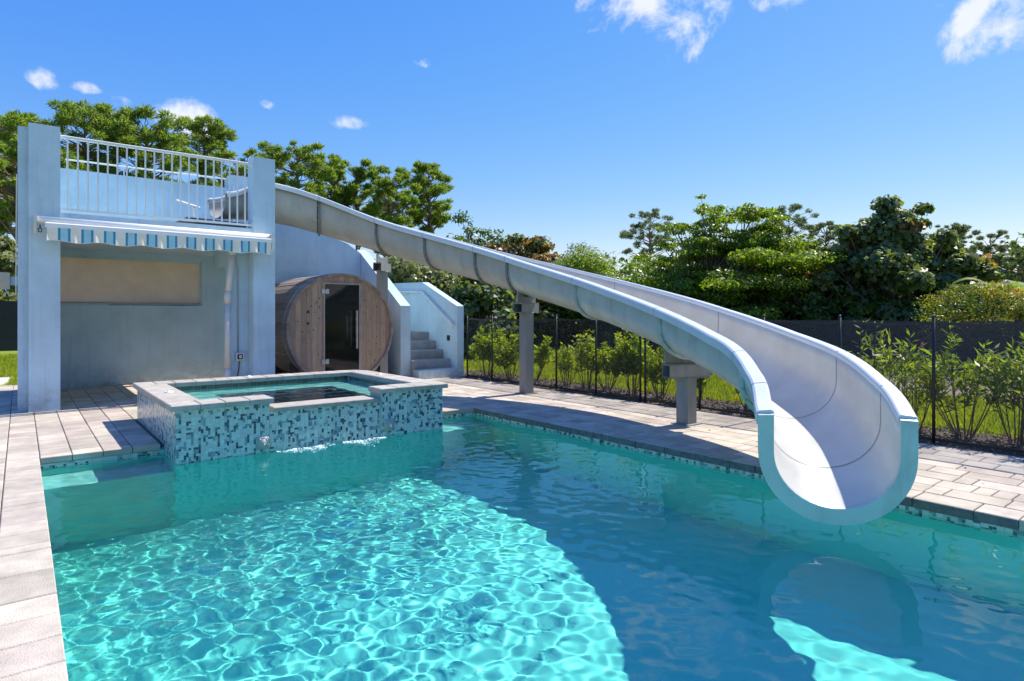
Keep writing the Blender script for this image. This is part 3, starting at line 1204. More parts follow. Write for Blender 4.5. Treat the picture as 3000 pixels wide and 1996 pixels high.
# bolted flanges and inner seams
for s_i, ji in enumerate(JI):
    D = DD[ji]
    fl = MB()
    ip = prof(D - .05, HO + .001, .0)
    op = prof(D - .05, HO + .040, -.040)
    tz = np.array([TG[ji, 0], TG[ji, 1], TG[ji, 2]])
    nL = len(ip)
    V = []
    for dt in (-.016, .016):
        for pr in (ip, op):
            for a, z in pr:
                b0 = np.array(spt(ji, a, z)) + tz * dt
                V.append(tuple(b0))
    F = []
    for j in range(nL - 1):
        F.append((j, j + 1, nL + j + 1, nL + j))
        F.append((2 * nL + j, 3 * nL + j, 3 * nL + j + 1, 2 * nL + j + 1))
        F.append((nL + j, nL + j + 1, 3 * nL + j + 1, 3 * nL + j))
    F += [(0, nL, 3 * nL, 2 * nL), (nL - 1, 3 * nL - 1, 4 * nL - 1, 2 * nL - 1)]
    fl.add(V, F)
    flo = fl.build('flange', M['slide_aqua' if s_i >= 5 else 'flange_grey'], W_, True)
    bo = MB()
    mid = [((ip[j][0] + op[j][0]) / 2, (ip[j][1] + op[j][1]) / 2) for j in range(nL)]
    for j in range(1, nL - 1, 2):
        for sg in (-1, 1):
            c0 = np.array(spt(ji, *mid[j])) + tz * .020 * sg
            bo.ball(tuple(c0), .009, 6, 4)
    tag(bo.build('bolt', M['steel'], flo), kind='stuff')
    cb = MB()
    V = []
    op2 = prof(D - .012, HO + .003, -.003)
    for dt in (-.036, -.0165):
        for a, z in op2:
            V.append(tuple(np.array(spt(ji, a, z)) + tz * dt))
    n = len(op2)
    cb.add(V, [(j, j + 1, n + j + 1, n + j) for j in range(n - 1)])
    cb.build('caulk_bead', M['dark_caulk'], flo)
    gp = MB()
    V = []
    for dt in (-.006, .006):
        for a, z in prof(D, HI - .0015, .0155):
            V.append(tuple(np.array(spt(ji, a, z)) + tz * dt))
    n = len(V) // 2
    gp.add(V, [(j, j + 1, n + j + 1, n + j) for j in range(n - 1)])
    gp.build('seam', M['seam'], W_, True)
    for side in (-1, 1):
        q = MB()
        V = []
        for dt in (-.004, .004):
            for a, z in ((HI - .002, D - .01), (HI - .002, D + .014), (HI + .012, D + .0215), (HI + .092, D + .0135), (HI + .106, D + .001), (HI + .110, D - .022), (HI + .107, D - .08)):
                V.append(tuple(np.array(spt(ji, side * a, z)) + tz * dt))
        q.add(V, [(j, j + 1, 7 + j + 1, 7 + j) for j in range(6)])
        q.build('rim_joint', M['seam'], W_)
# end ring: wide flange round the exit
i = NP_ - 1
D = DD[i]
tz = TG[i]
fl = MB()
ip = prof(D - .0, HI, .014)
op = prof(D - .004, HO + .080, -.090)
nL = len(ip)
V = []
for dt in (.0, .03):
    for pr in (ip, op):
        for a, z in pr:
            V.append(tuple(np.array(spt(i, a, z)) + tz * dt))
F = []
for j in range(nL - 1):
    F += [(j, j + 1, nL + j + 1, nL + j), (2 * nL + j, 3 * nL + j, 3 * nL + j + 1, 2 * nL + j + 1), (nL + j, nL + j + 1, 3 * nL + j + 1, 3 * nL + j), (j, 2 * nL + j, 2 * nL + j + 1, j + 1)]
F += [(0, nL, 3 * nL, 2 * nL), (nL - 1, 3 * nL - 1, 4 * nL - 1, 2 * nL - 1)]
fl.add(V, F)
fl.build('exit_lip', M['slide_aqua'], W_, False)


def slide_post(idx, beam_half, label, sad_z, xy=None):
    """galvanised post, hollow cross-beam and saddle under the flume"""
    cx, cyy, cz = CL[idx]
    if xy:
        cx, cyy = xy
    nx, ny = NR[idx]
    s = thing('slide_support', label, 'support post', (cx, cyy, 0), 'galvanised posts carrying the water slide')
    zt = cz - .045
    hs_ = .11
    bt = zt - sad_z
    bh = .145
    q = MB()
    q.cbox(-.083, .083, -.083, .083, 0, bt - bh, .004)
    q.box(-.13, .13, -.13, .13, 0, .012)
    o = link('post', q.mesh('post', M['galv']), s, (cx, cyy, 0))
    # cross-beam: open square tube, across the slide
    L = beam_half
    w = .085
    th = .008
    q = MB()
    for (a, b, c, d) in ((-w, w, bt - bh, bt - bh + th), (-w, w, bt - th, bt), (-w, -w + th, bt - bh + th, bt - th), (w - th, w, bt - bh + th, bt - th)):
        q.box(-L, L, a, b, c, d)
    q.box(-.02, .02, -w + th, w - th, bt - bh + th, bt - th)
    q.box(-L - .012, L + .012, -w - .012, w + .012, bt - bh - .006, bt - bh - .001)
    me = q.mesh('cross_beam', M['galv'])
    o = link('cross_beam', me, s, (cx, cyy, 0))
    o.rotation_euler = (0, 0, math.atan2(ny, nx))
    q = MB()
    n = 16
    arc = []
    for j in range(n + 1):
        a = -PI / 2 * .72 + PI * .72 * j / n
        arc.append((.385 * math.sin(a), cz + (.6 * DD[idx]) * (1 - math.cos(a)) - .003))
    arc = [(a, z - .028) for a, z in arc]
    sad = [(p_[0], p_[1]) for p_ in arc if abs(p_[0]) < beam_half + .03]
    q.prism([(sad[0][0], bt + .001), *sad, (sad[-1][0], bt + .001)], -.012, .012, 'y')
    q.box(sad[0][0], sad[-1][0], -.075, .075, bt + .001, bt + .014)
    me = q.mesh('saddle', M['galv'])
    o = link('saddle', me, s, (cx, cyy, 0))
    o.rotation_euler = (0, 0, math.atan2(ny, nx))
    return s


slide_post(int(np.abs(CL[:, 1] - 4.42 + 9 * (CL[:, 0] < 5)).argmin()), .27, 'shortest galvanised slide post nearest the slide exit', .10, (6.17, 4.40))
slide_post(int(np.abs(CL[:, 1] - 7.76).argmin()), .24, 'tall galvanised slide post in the sun in front of the fence', .10)
slide_post(int(np.abs(CL[:, 1] - 10.35).argmin()), .24, 'galvanised slide post standing behind the barrel sauna', .10, (5.60, 11.12))

# ------------------------------------------------------------ hot tub (raised spa)
H_ = thing('hot_tub', 'raised hot tub clad in teal glass mosaic and spilling into the pool', 'hot tub', (2.6, 7.6, 0))
X0, X1, Y0, Y1 = 1.134, 4.066, 6.455, 8.846
NX0, NX1 = 2.02, 3.205
q = MB()
q.box(X0, X0 + .28, Y0, Y1, -2.2, .392)
q.box(X1 - .28, X1, Y0, Y1, -2.2, .392)
q.box(X0 + .28, X1 - .28, Y1 - .22, Y1, -2.2, .392)
q.box(X0 + .28, NX0 - .03, Y0, Y0 + .28, -2.2, .392)
q.box(NX1 + .03, X1 - .28, Y0, Y0 + .28, -2.2, .392)
q.box(NX0 - .03, NX1 + .03, Y0 + .012, Y0 + .28, -2.2, .298)
wall_o = q.build('shell_wall', M['grout'], H_)
q = MB()
e = .004
q.box(X0 - e, X0, Y0 - e, 7.02, -2.2, -.165)
q.box(X1, X1 + e, Y0 - e, 7.02, -2.2, -.165)
q.box(X0, X1, Y0 - e, Y0, -2.2, -.165)
skin = q.build('underwater_wall', M['plaster'], H_)
q = MB()
q.box(X0 + .281, X1 - .281, Y0 + .281, Y1 - .221, -.62, -.40)
q.box(X0 + .281, X1 - .281, Y1 - .22 - .45, Y1 - .222, -.40, .14)
q.box(X1 - .28 - .45, X1 - .282, Y0 + .281, Y1 - .672, -.40, .14)
q.box(X0 + .281, X0 + .73, Y0 + .281, Y1 - .672, -.40, .14)
q.box(X0 + .732, X1 - .732, Y0 + .281, Y0 + .62, -.40, .06)
bench_s = q.build('spa_bench', M['plaster_spa'], H_)
q = MB()
t_ = .004
q.box(X0 + .28, X0 + .28 + t_, Y0 + .28, Y1 - .22, .1, .30)
q.box(X1 - .28 - t_, X1 - .28, Y0 + .28, Y1 - .22, .1, .30)
q.box(X0 + .284, X1 - .284, Y1 - .22 - t_, Y1 - .22, .1, .30)
lin = q.build('inner_lining', M['plaster_spa'], H_)
for o in (wall_o, skin, bench_s, lin):
    o.cycles.is_caustics_receiver = True
# dark square tiles along the inner waterline
tm = {}
q = MB()
q.box(-.036, .036, -.004, 0, -.036, .036)
tm['y'] = q.mesh('inner_tile', M['tile_inner'])
q = MB()
q.box(0, .004, -.036, .036, -.036, .036)
tm['x'] = q.mesh('inner_tile', M['tile_inner'])
x = X0 + .28 + .04
while x < X1 - .31:
    link('inner_tile', tm['y'], H_, (x, Y1 - .222, .352))
    x += .0765
y = Y0 + .32
while y < Y1 - .25:
    link('inner_tile', tm['x'], H_, (X1 - .285, y, .352))
    y += .0765


def cap_row(xa, xb, ya, yb, n, along, zt=.45, th=.056, mt='stone_cap', nm='cap_stone'):
    L = (xb - xa) if along == 'x' else (yb - ya)
    cuts = [0]
    for i in range(1, n):
        cuts.append(L * i / n + random.uniform(-.02, .02))
    cuts.append(L)
    for i in range(n):
        q = MB()
        a, b = cuts[i] + .002, cuts[i + 1] - .002
        z = zt + random.uniform(-.001, .001)
        if along == 'x':
            q.cbox(xa + a, xa + b, ya, yb, z - th, z, .008)
        else:
            q.cbox(xa, xb, ya + a, ya + b, z - th, z, .008)
        q.build(nm, M[mt], H_)


cap_row(1.085, NX0, 6.405, 6.725, 4, 'x')
cap_row(NX1, 4.115, 6.405, 6.725, 4, 'x')
cap_row(1.085, 1.400, 6.729, 8.575, 5, 'y')
cap_row(3.800, 4.115, 6.729, 8.575, 6, 'y')
cap_row(1.085, 4.115, 8.579, 8.895, 14, 'x')
cap_row(NX0 + .002, NX1 - .002, 6.43, 6.735, 1, 'x', .346, .047, 'stone_cap', 'spill_lip')

# mosaic: pinwheel of large, half and small tiles
U = .0211


def mosaic(nu, nv, seed):
    rs = random.Random(seed)
    G = [[0] * nv for _ in range(nu)]
    out = []
    # small dark squares on a regular lattice, the rest filled with mixed pieces
    for a in range(1, nu, 4):
        for b in range(1, nv, 4):
            if rs.random() < .8:
                G[a][b] = 1
                out.append((a, b, 1, 1, 'tile_dark' if rs.random() < .75 else 'tile_mid'))
    for b in range(nv):
        for a in range(nu):
            if G[a][b]:
                continue
            opts = [(1, 1)]
            if a + 1 < nu and not G[a + 1][b]:
                opts += [(2, 1)] * 4
                if b + 1 < nv and not G[a][b + 1] and not G[a + 1][b + 1]:
                    opts += [(2, 2)] * 12
            if b + 1 < nv and not G[a][b + 1]:
                opts += [(1, 2)] * 4
            w, h = rs.choice(opts)
            for i in range(w):
                for j in range(h):
                    G[a + i][b + j] = 1
            r = rs.random()
            if w * h == 4:
                mt = 'tile_pale' if r < .95 else 'tile_mid'
            elif w * h == 2:
                mt = 'tile_pale' if r < .50 else ('tile_mid' if r < .82 else 'tile_dark')
            else:
                mt = 'tile_pale' if r < .5 else 'tile_mid' if r < .75 else 'tile_dark'
            out.append((a, b, w, h, mt))
    return out


tile_cache = {}


def tile_me(w, h, mt, face):
    key = (w, h, mt, face)
    if key not in tile_cache:
        q = MB()
        g = .0011
        a, b = w * U / 2 - g, h * U / 2 - g
        if face == 'y':
            q.box(-a, a, -.0045, 0, -b, b)
        else:
            q.box(-.0045, 0, -a, a, -b, b)
        tile_cache[key] = q.mesh('mosaic_tile', M[mt])
    return tile_cache[key]


mts = ['tile_pale', 'tile_mid', 'tile_dark']
rest = MB()
cand = []
ztop = .391
for (xa, xb, yy, zt, sd) in ((X0 + .003, NX0 - .028, Y0, ztop, 1), (NX0 - .027, NX1 + .027, Y0 + .012, .297, 2), (NX1 + .028, X1 - .002, Y0, ztop, 3)):
    nu, nv = int((xb - xa) / U), int((zt + .165) / U)
    for (a, b, w, h, mt) in mosaic(nu, nv, sd):
        cx = xa + (a + w / 2) * U
        cz = zt - (b + h / 2) * U
        cand.append((cx - w * h * .12, 'y', cx, yy, cz, w, h, mt))
nu, nv = int((Y1 - Y0) / U), int((ztop + .165) / U)
for (a, b, w, h, mt) in mosaic(nu, nv, 4):
    cand.append((3 + a * .01, 'x', X0, Y0 + .002 + (a + w / 2) * U, ztop - (b + h / 2) * U, w, h, mt))
cand.sort(key=lambda c: c[0])
for i, (s_, face, cx, yy, cz, w, h, mt) in enumerate(cand):
    if i < 298:
        link('mosaic_tile', tile_me(w, h, mt, face), H_, (cx, yy, cz))
    else:
        g = .0011
        a, b = w * U / 2 - g, h * U / 2 - g
        if face == 'y':
            rest.box(cx - a, cx + a, yy - .0045, yy, cz - b, cz + b, mts.index(mt))
        else:
            rest.box(cx - .0045, cx, yy - a, yy + a, cz - b, cz + b, mts.index(mt))
tag(rest.build('mosaic_tile', [M[k_] for k_ in mts], H_), kind='stuff')
# lion-mask spouts
for k_, (cx, cz) in enumerate(((1.918, -.005), (3.33, .02))):
    q = MB()
    yy = Y0 - .005
    q.cbox(cx - .066, cx + .066, yy - .014, yy, cz - .066, cz + .066, .004)
    for a in np.linspace(0, 2 * PI, 15)[:-1]:
        q.ball((cx + .041 * math.cos(a), yy - .018, cz + .043 * math.sin(a)), (.014, .010, .014), 7, 5)
    q.ball((cx, yy - .022, cz + .004), (.036, .022, .040), 12, 8)
    q.ball((cx, yy - .043, cz - .012), (.015, .015, .013), 8, 6)
    q.ball((cx, yy - .047, cz + .004), (.006, .008, .012), 7, 5)
    for s_ in (-1, 1):
        q.ball((cx + s_ * .014, yy - .040, cz + .014), .005, 6, 5)
        q.ball((cx + s_ * .030, yy - .028, cz + .036), (.010, .006, .010), 7, 5)
    q.tube([(cx, yy - .04, cz - .024), (cx, yy - .052, cz - .026)], .006, 8)
    q.build('lion_mask', M['plaque'], H_, True)
for (cx, cyy) in ((1.26, 7.55), (2.42, 8.74), (3.96, 7.95)):
    q = MB()
    q.disc((cx, cyy, .45), .045, .010, 18, r2=.038)
    q.disc((cx, cyy, .460), .022, .012, 14, r2=.012)
    q.build('deck_jet_cap', M['white_plastic'], H_, False)

# mosaic band at the pool's waterline
def band(name, x0, y0, x1, y1, face, sign, sd):
    L = math.hypot(x1 - x0, y1 - y0)
    nu, nv = int(L / U), 6
    q = MB()
    g = .0011
    for (a, b, w, h, mt) in mosaic(nu, nv, sd):
        t0, t1 = a * U + g, (a + w) * U - g
        zc1 = -.064 - b * U - g
        zc0 = -.064 - (b + h) * U + g
        k_ = mts.index(mt)
        if face == 'x':
            q.box(min(x0, x0 + sign * .004), max(x0, x0 + sign * .004), y0 + t0, y0 + t1, zc0, zc1, k_)
        else:
            q.box(x0 + t0, x0 + t1, min(y0, y0 + sign * .004), max(y0, y0 + sign * .004), zc0, zc1, k_)
    o = q.build('waterline_tile', [M[k2] for k2 in mts], shell_o)
    tag(o, kind='stuff')


band('r', wi1, -2.5, wi1, wy1 - .002, 'x', -1, 11)
band('l', wi0, -2.5, wi0, wy1 - .002, 'x', 1, 12)
band('b', wi0 + .005, wy1, X0 - .006, wy1, 'y', -1, 13)
band('c', X1 + .006, wy1, wi1 - .006, wy1, 'y', -1, 14)

# spill: beads of water at the lip, two strings of drops, foam on the pool
q = MB()
for i in range(120):
    xx = NX0 + .02 + (NX1 - NX0 - .04) * random.random()
    q.ball((xx, 6.427 - random.random() * .008, .335 - random.random() ** 2 * .07), random.uniform(.003, .007), 6, 4)
for (xx, n_) in ((2.06, 46), (3.19, 60), (2.62, 14), (2.9, 12)):
    for i in range(n_):
        tt = i / n_
        q.ball((xx + .03 * math.sqrt(tt) * (1 if xx < 2.5 else -.1) + random.gauss(0, .004), 6.425 - .10 * math.sqrt(tt) + random.gauss(0, .004), .34 - .43 * tt), (.004, .004, random.uniform(.005, .011)), 6, 4)
tag(q.build('falling_water', M['drops'], None, True), 'thin falling drops of water along the spill lip of the hot tub', 'falling water', kind='stuff')
q = MB()
for i in range(1900):
    xx = random.uniform(1.98, 3.30)
    w_ = .10 * math.exp(-((xx - 2.33) / .24) ** 2) + .12 * math.exp(-((xx - 2.95) / .20) ** 2) + .012
    if random.random() > 6 * w_ - .12 + .5 * math.sin(xx * 31) * math.sin(xx * 13 + 1):
        continue
    yy = 6.385 - abs(random.gauss(0, .95)) * w_ + .02 * math.sin(xx * 23)
    rr = random.uniform(.0015, .0065)
    q.ball((xx, yy, WL + .002 + random.random() * .006), (rr * 1.8, rr, rr * .7), 6, 4)
tag(q.build('foam', M['foam'], None, True), 'white foam where the hot tub spills into the pool', 'foam', kind='stuff')

# ------------------------------------------------------------ pool fence
def fence(name, label, ys, lo=-5.0):
    f_ = thing(name, label, 'fence', (7.215, (ys[0] + ys[-1]) / 2, 0), 'black mesh pool fence panels')
    for y_ in ys:
        q = MB()
        q.tube([(7.215, y_, 0), (7.215, y_, 1.275)], .0165, 10)
        q.ball((7.215, y_, 1.275), .020, 8, 6)
        q.build('post', M['fence_black'], f_, True)
    for a, b in zip(ys[:-1], ys[1:]):
        a, b = min(a, b), max(a, b)
        q = MB()
        n = 8
        V = []
        for i in range(n + 1):
            yy = a + .02 + (b - a - .04) * i / n
            sag = -.018 * math.sin(PI * i / n) ** 2
            xx = 7.215 + .008 * math.sin(PI * i / n)
            V += [(xx, yy, .045), (xx, yy, 1.205 + sag)]
        q.add(V, [(2 * i, 2 * i + 2, 2 * i + 3, 2 * i + 1) for i in range(n)])
        q.build('mesh_panel', M['fence_mesh'], f_)
        q = MB()
        for i in range(n):
            yy, y2 = a + .017 + (b - a - .034) * i / n, a + .017 + (b - a - .034) * (i + 1) / n
            s1, s2 = -.018 * math.sin(PI * i / n) ** 2, -.018 * math.sin(PI * (i + 1) / n) ** 2
            q.add([(7.212, yy, 1.192 + s1), (7.222, yy, 1.192 + s1), (7.222, yy, 1.225 + s1), (7.212, yy, 1.225 + s1),
                   (7.212, y2, 1.192 + s2), (7.222, y2, 1.192 + s2), (7.222, y2, 1.225 + s2), (7.212, y2, 1.225 + s2)],
                  [(0, 1, 5, 4), (1, 2, 6, 5), (2, 3, 7, 6), (3, 0, 4, 7)])
        q.build('top_band', M['fence_black'], f_)
        q = MB()
        q.box(7.208, 7.226, a + .017, b - .017, .020, .050)
        q.build('bottom_band', M['fence_black'], f_)
    return f_


fence('pool_fence', 'black mesh pool fence section from the staircase to the gate gap', [10.50, 9.642, 7.795, 6.861, 5.955])
fence('pool_fence', 'black mesh pool fence section behind the lower half of the water slide', [5.865, 4.93, 4.01, 3.10, 2.189, 1.27, .35, -.57, -1.5])
# dark windscreen fence at the back of the lawn
sf = [(18.5, 26.0), (17.5, 22.5), (16.8, 19.0), (16.2, 15.5), (15.7, 12.0), (15.4, 9.0), (15.2, 6.0), (15.1, 3.2), (15.0, .4), (15.0, -2.4)]
scr = thing('screen_fence', 'dark charcoal windscreen fence at the far edge of the lawn', 'fence', (16, 10, 0))
for (a, b) in zip(sf[:-1], sf[1:]):
    q = MB()
    n = 6
    V = []
    for i in range(n + 1):
        t_ = i / n
        xx, yy = a[0] + (b[0] - a[0]) * t_, a[1] + (b[1] - a[1]) * t_
        xx += .02 * math.sin(PI * t_ * 3)
        V += [(xx, yy, .03), (xx, yy, 1.17 - .02 * math.sin(PI * t_))]
    q.add(V, [(2 * i, 2 * i + 2, 2 * i + 3, 2 * i + 1) for i in range(n)])
    q.build('screen_panel', M['screen_mesh'], scr)
for a in sf:
    q = MB()
    q.tube([(a[0] + .03, a[1], 0), (a[0] + .03, a[1], 1.2)], .025, 8)
    q.build('post', M['fence_black'], scr)
lf = thing('garden_fence', 'dark fence behind the bush at the left edge of the lawn', 'fence', (-1, 27, 0))
for i in range(6):
    q = MB()
    q.box(-9 + i * 2.4, -9 + i * 2.4 + 2.38, 27, 27.03, .05, 1.75)
    q.build('panel', M['fence_black'], lf)


# ------------------------------------------------------------ foliage
def leaves(cent, rad, n, size, asp=.55, seed=0, shell=.55, up=.35, droop=0, fold=.18, jit=.35, radial=False):
    """n leaves spread through ellipsoidal clumps. cent (k,3), rad (k,3). Returns V, F"""
    rs = np.random.RandomState(seed)
    cent = np.asarray(cent, float)
    rad = np.asarray(rad, float)
    vol = rad.prod(1) ** .75
    k = rs.choice(len(cent), n, p=vol / vol.sum())
    d = rs.normal(size=(n, 3))
    d /= np.linalg.norm(d, axis=1)[:, None]
    r = rs.uniform(shell, 1.06, n)[:, None] ** 1.0
    p = cent[k] + d * r * rad[k]
    nrm = d * .7 + rs.normal(size=(n, 3)) * .55 + np.array([0, 0, up])
    nrm /= np.linalg.norm(nrm, axis=1)[:, None]
    if radial:
        ax = d + rs.normal(size=(n, 3)) * .35 + np.array([0, 0, .25])
        nrm = np.cross(ax, rs.normal(size=(n, 3)))
        nrm /= np.linalg.norm(nrm, axis=1)[:, None]
        t1 = ax
    else:
        t1 = np.cross(nrm, rs.normal(size=(n, 3)))
    t1 /= np.linalg.norm(t1, axis=1)[:, None]
    t1[:, 2] -= droop
    t1 /= np.linalg.norm(t1, axis=1)[:, None]
    t2 = np.cross(nrm, t1)
    t2 /= np.linalg.norm(t2, axis=1)[:, None]
    s = size * rs.uniform(1 - jit, 1 + jit, n)[:, None]
    a = p - t1 * s * .5
    c = p + t1 * s * .5
    b = p + t2 * s * asp * .5 + nrm * s * fold * .5 - t1 * s * .08
    e = p - t2 * s * asp * .5 + nrm * s * fold * .5 - t1 * s * .08
    V = np.stack([a, b, c, e], 1).reshape(-1, 3)
    F = np.arange(4 * n).reshape(n, 4)
    return V, F


def crown_obj(name, V, F, mt, parent, mi=None):
    me = np_mesh(name, V, F, mt, mi)
    return link(name, me, parent)


def limb(q, p0, p1, r0, r1, rs, n=5, wob=.12, sides=6):
    p0, p1 = Vector(p0), Vector(p1)
    L = (p1 - p0).length
    pts, rr = [], []
    for i in range(n + 1):
        t_ = i / n
        w = math.sin(PI * t_) * wob * L
        pts.append(p0.lerp(p1, t_) + Vector((rs.uniform(-1, 1), rs.uniform(-1, 1), rs.uniform(-.3, 1) * .6)) * w * .5)
        rr.append(r0 + (r1 - r0) * t_)
    q.tube(pts, rr, sides)


def pine(px, d, top_px, width_px, label, seed, base_px=None, far=False, lean=0, bare=.42, nl=1.0, clumps=34, trunk=.17):
    """slash pine: long bare trunk, open crown of needle puffs on upswept limbs"""
    rs = random.Random(seed)
    x, y = at(px, d)
    Ht = 1.3 + (921 - top_px) * d / 1800
    wid = width_px * d / 1800 / 2
    tr = thing('pine_tree', label, 'pine tree', (x, y, 0), 'tall pines beyond the tower and the lawn')
    lx, ly = lean * RT[0], lean * RT[1]
    q = MB()
    pts, rr = [], []
    for i in range(9):
        t_ = i / 8
        pts.append((x + lx * t_ * t_ + rs.uniform(-.08, .08) * (i > 0), y + ly * t_ * t_ + rs.uniform(-.08, .08) * (i > 0), Ht * .93 * t_ - .05 * (i == 0)))
        rr.append(trunk * (1 - .78 * t_))
    q.tube(pts, rr, 9)
    cents, rads = [], []
    z0 = Ht * bare
    for j in range(clumps):
        h = rs.random() ** .8
        zc = z0 + (Ht - z0) * (.08 + .90 * h) - .2
        prof_ = math.sin(PI * min(1, .16 + .80 * (1 - h) ** .8)) ** .7
        a = j * 2.399 + rs.uniform(-.4, .4)
        rad_ = wid * prof_ * rs.uniform(.30, 1.0)
        cx_, cy_ = x + lx * (zc / Ht) ** 2 + rad_ * math.cos(a), y + ly * (zc / Ht) ** 2 + rad_ * math.sin(a)
        cr = rs.uniform(.20, .50) * (Ht / 14) * (.75 + .25 * wid / 2.5)
        cents.append((cx_, cy_, zc))
        rads.append((cr * 1.1, cr * 1.1, cr * .68))
        t_ = max(.2, (zc - rs.uniform(.4, 1.3)) / (Ht * .93))
        zb = min(.97, t_) * Ht * .93
        bp = (x + lx * t_ * t_, y + ly * t_ * t_, zb)
        limb(q, bp, (cx_, cy_, zc - cr * .2), .055 * (1.15 - h) + .02, .014, rs, 4, .16, 5)
    for j in range(5):
        zb = Ht * rs.uniform(bare * .5, bare)
        a = rs.uniform(0, 2 * PI)
        L = rs.uniform(.5, 1.6)
        limb(q, (x, y, zb), (x + L * math.cos(a), y + L * math.sin(a), zb + rs.uniform(-.3, .4)), .03, .008, rs, 3, .2, 5)
    q.build('trunk', M['bark'], tr, True)
    n = int(clumps * 125 * nl)
    V, F = leaves(cents, rads, n, .30 * (Ht / 14) ** .5, .20, seed, .45, .5, radial=True)
    crown_obj('crown', V, F, M['pine_far' if far else 'pine'], tr)
    return tr


pines = [(-60, 30, 290, 420, 'big full-crowned pine at the left edge of the view', 0, .40, 46),
         (62, 24, 400, 330, 'nearest pine with reddish trunk beside the left pillar', -.1, .60, 24),
         (250, 37, 300, 330, 'broad tall pine above the left half of the balcony', 0, .42, 44),
         (420, 39, 325, 300, 'broad pine above the middle of the balcony', .2, .38, 42),
         (595, 47, 333, 165, 'slim lone pine rising in front of the small cloud', .1, .62, 22),
         (700, 40, 425, 240, 'low spreading pine above the right end of the balcony', 0, .38, 34),
         (870, 38, 408, 260, 'dense bushy pine above the top of the water slide', 0, .34, 44),
         (965, 43, 455, 130, 'narrow open pine right of the bushy pine above the slide', .2, .5, 20),
         (1050, 44, 470, 150, 'open pine with thin twin limbs above the slide', -.2, .5, 22),
         (1140, 42, 486, 170, 'full pine just left of the last slim pine', 0, .4, 30),
         (1255, 46, 470, 175, 'last slim pine with long bare trunk left of the open sky', 0, .55, 26),
         (1180, 48, 560, 240, 'low pine crown between the two right hand slim pines', 0, .3, 26),
         (20, 44, 700, 200, 'low distant pine behind the nearest reddish trunk', 0, .2, 22),
         ]
for i, (px, d, tp, wp, lb, ln, br, cl) in enumerate(pines):
    pine(px, d, tp, wp, lb, 100 + i, lean=ln, bare=br, clumps=int(cl * 3.8), trunk=.15 if d > 40 else .2, nl=1.15)
far_pines = [(1905, 62, 612, 180, 'flat topped distant pine at the left of the bright green tree'),
             (2310, 62, 598, 170, 'open distant pine between the bright green and the dark tree'),
             (2420, 66, 650, 120, 'small distant pine low behind the dark leafy tree top'),
             (2790, 58, 650, 130, 'distant twin pine right of the dark leafy tree'),
             (2900, 60, 672, 150, 'tallest distant pine near the right edge'),
             (3010, 56, 725, 120, 'distant pine cut by the right edge of the view')]
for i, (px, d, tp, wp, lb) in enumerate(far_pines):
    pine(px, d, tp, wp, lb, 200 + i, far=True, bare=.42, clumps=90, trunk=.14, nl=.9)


def broad(name, px, d, top_px, width_px, label, seed, mt, cat='tree', size=.12, n=14000, tiers=False, low=.1, asp=.6, base_w=1.0, rust=None, group=None, trunk_r=.12, droop=.1, clumps=60, peak=.9, lobes=None):
    """leafy tree or tall bush: trunk, limbs and a lumpy crown"""
    rs = random.Random(seed)
    x, y = at(px, d)
    Ht = 1.3 + (921 - top_px) * d / 1800
    wid = width_px * d / 1800 / 2
    tr = thing(name, label, cat, (x, y, 0), group)
    q = MB()
    q.tube([(x, y, -.05), (x + .1, y, Ht * .25), (x - .05, y + .05, Ht * .55), (x, y, Ht * .85)], [trunk_r, trunk_r * .8, trunk_r * .5, trunk_r * .15], 8)
    cents, rads = [], []
    x0_, y0_, H0_, w0_ = x, y, Ht, wid
    for j in range(clumps):
        if lobes:
            lb_ = rs.choices(lobes, [l_[2] * (921 - l_[1]) for l_ in lobes])[0]
            x, y = at(lb_[0], d + rs.uniform(-.5, .5) * wid * .5)
            Ht, wid = 1.3 + (921 - lb_[1]) * d / 1800, lb_[2] * d / 3600
        h = rs.random()
        zc = Ht * (low + (1 - low) * (.06 + .90 * h))
        # rounded outline, widest at the lower third, narrowing to an uneven top
        prof_ = (1 - max(0, (h - .25) / .80) ** 1.9) ** peak * (.72 + .28 * min(1, h / .25)) if h > 0 else .7
        a = j * 2.399 + rs.uniform(-.5, .5)
        rad_ = wid * prof_ * (rs.random() ** .45) * .92
        cr = rs.uniform(.13, .26) * (wid if not lobes else max(wid, w0_ * .45)) * (1.0 if h < .8 else .75)
        cents.append((x + rad_ * math.cos(a), y + rad_ * math.sin(a), zc))
        rads.append((cr * 1.35, cr * 1.35, cr * (.34 if tiers else .85)))
        limb(q, ((x + x0_) / 2, (y + y0_) / 2, max(.15, zc * rs.uniform(.35, .7))), cents[-1], .03 + .02 * (1 - h), .008, rs, 4, .15, 5)
    Ht = H0_
    q.build('trunk', M['bark_grey'], tr, True)
    V, F = leaves(cents, rads, n, size, asp, seed, .35, .5, droop)
    mats = [M[mt]]
    mi = None
    if rust:
        mats.append(M[rust[0]])
        pr = rust[1]
        z = V[::4, 2]
        p_ = pr * np.clip((z - Ht * .35) / (Ht * .6), 0, 1) ** .7 if len(rust) < 3 else np.full(len(z), pr)
        mi = (np.random.RandomState(seed).random(len(z)) < p_).astype(int)
    crown_obj('crown', V, F, mats, tr, mi)
    return tr


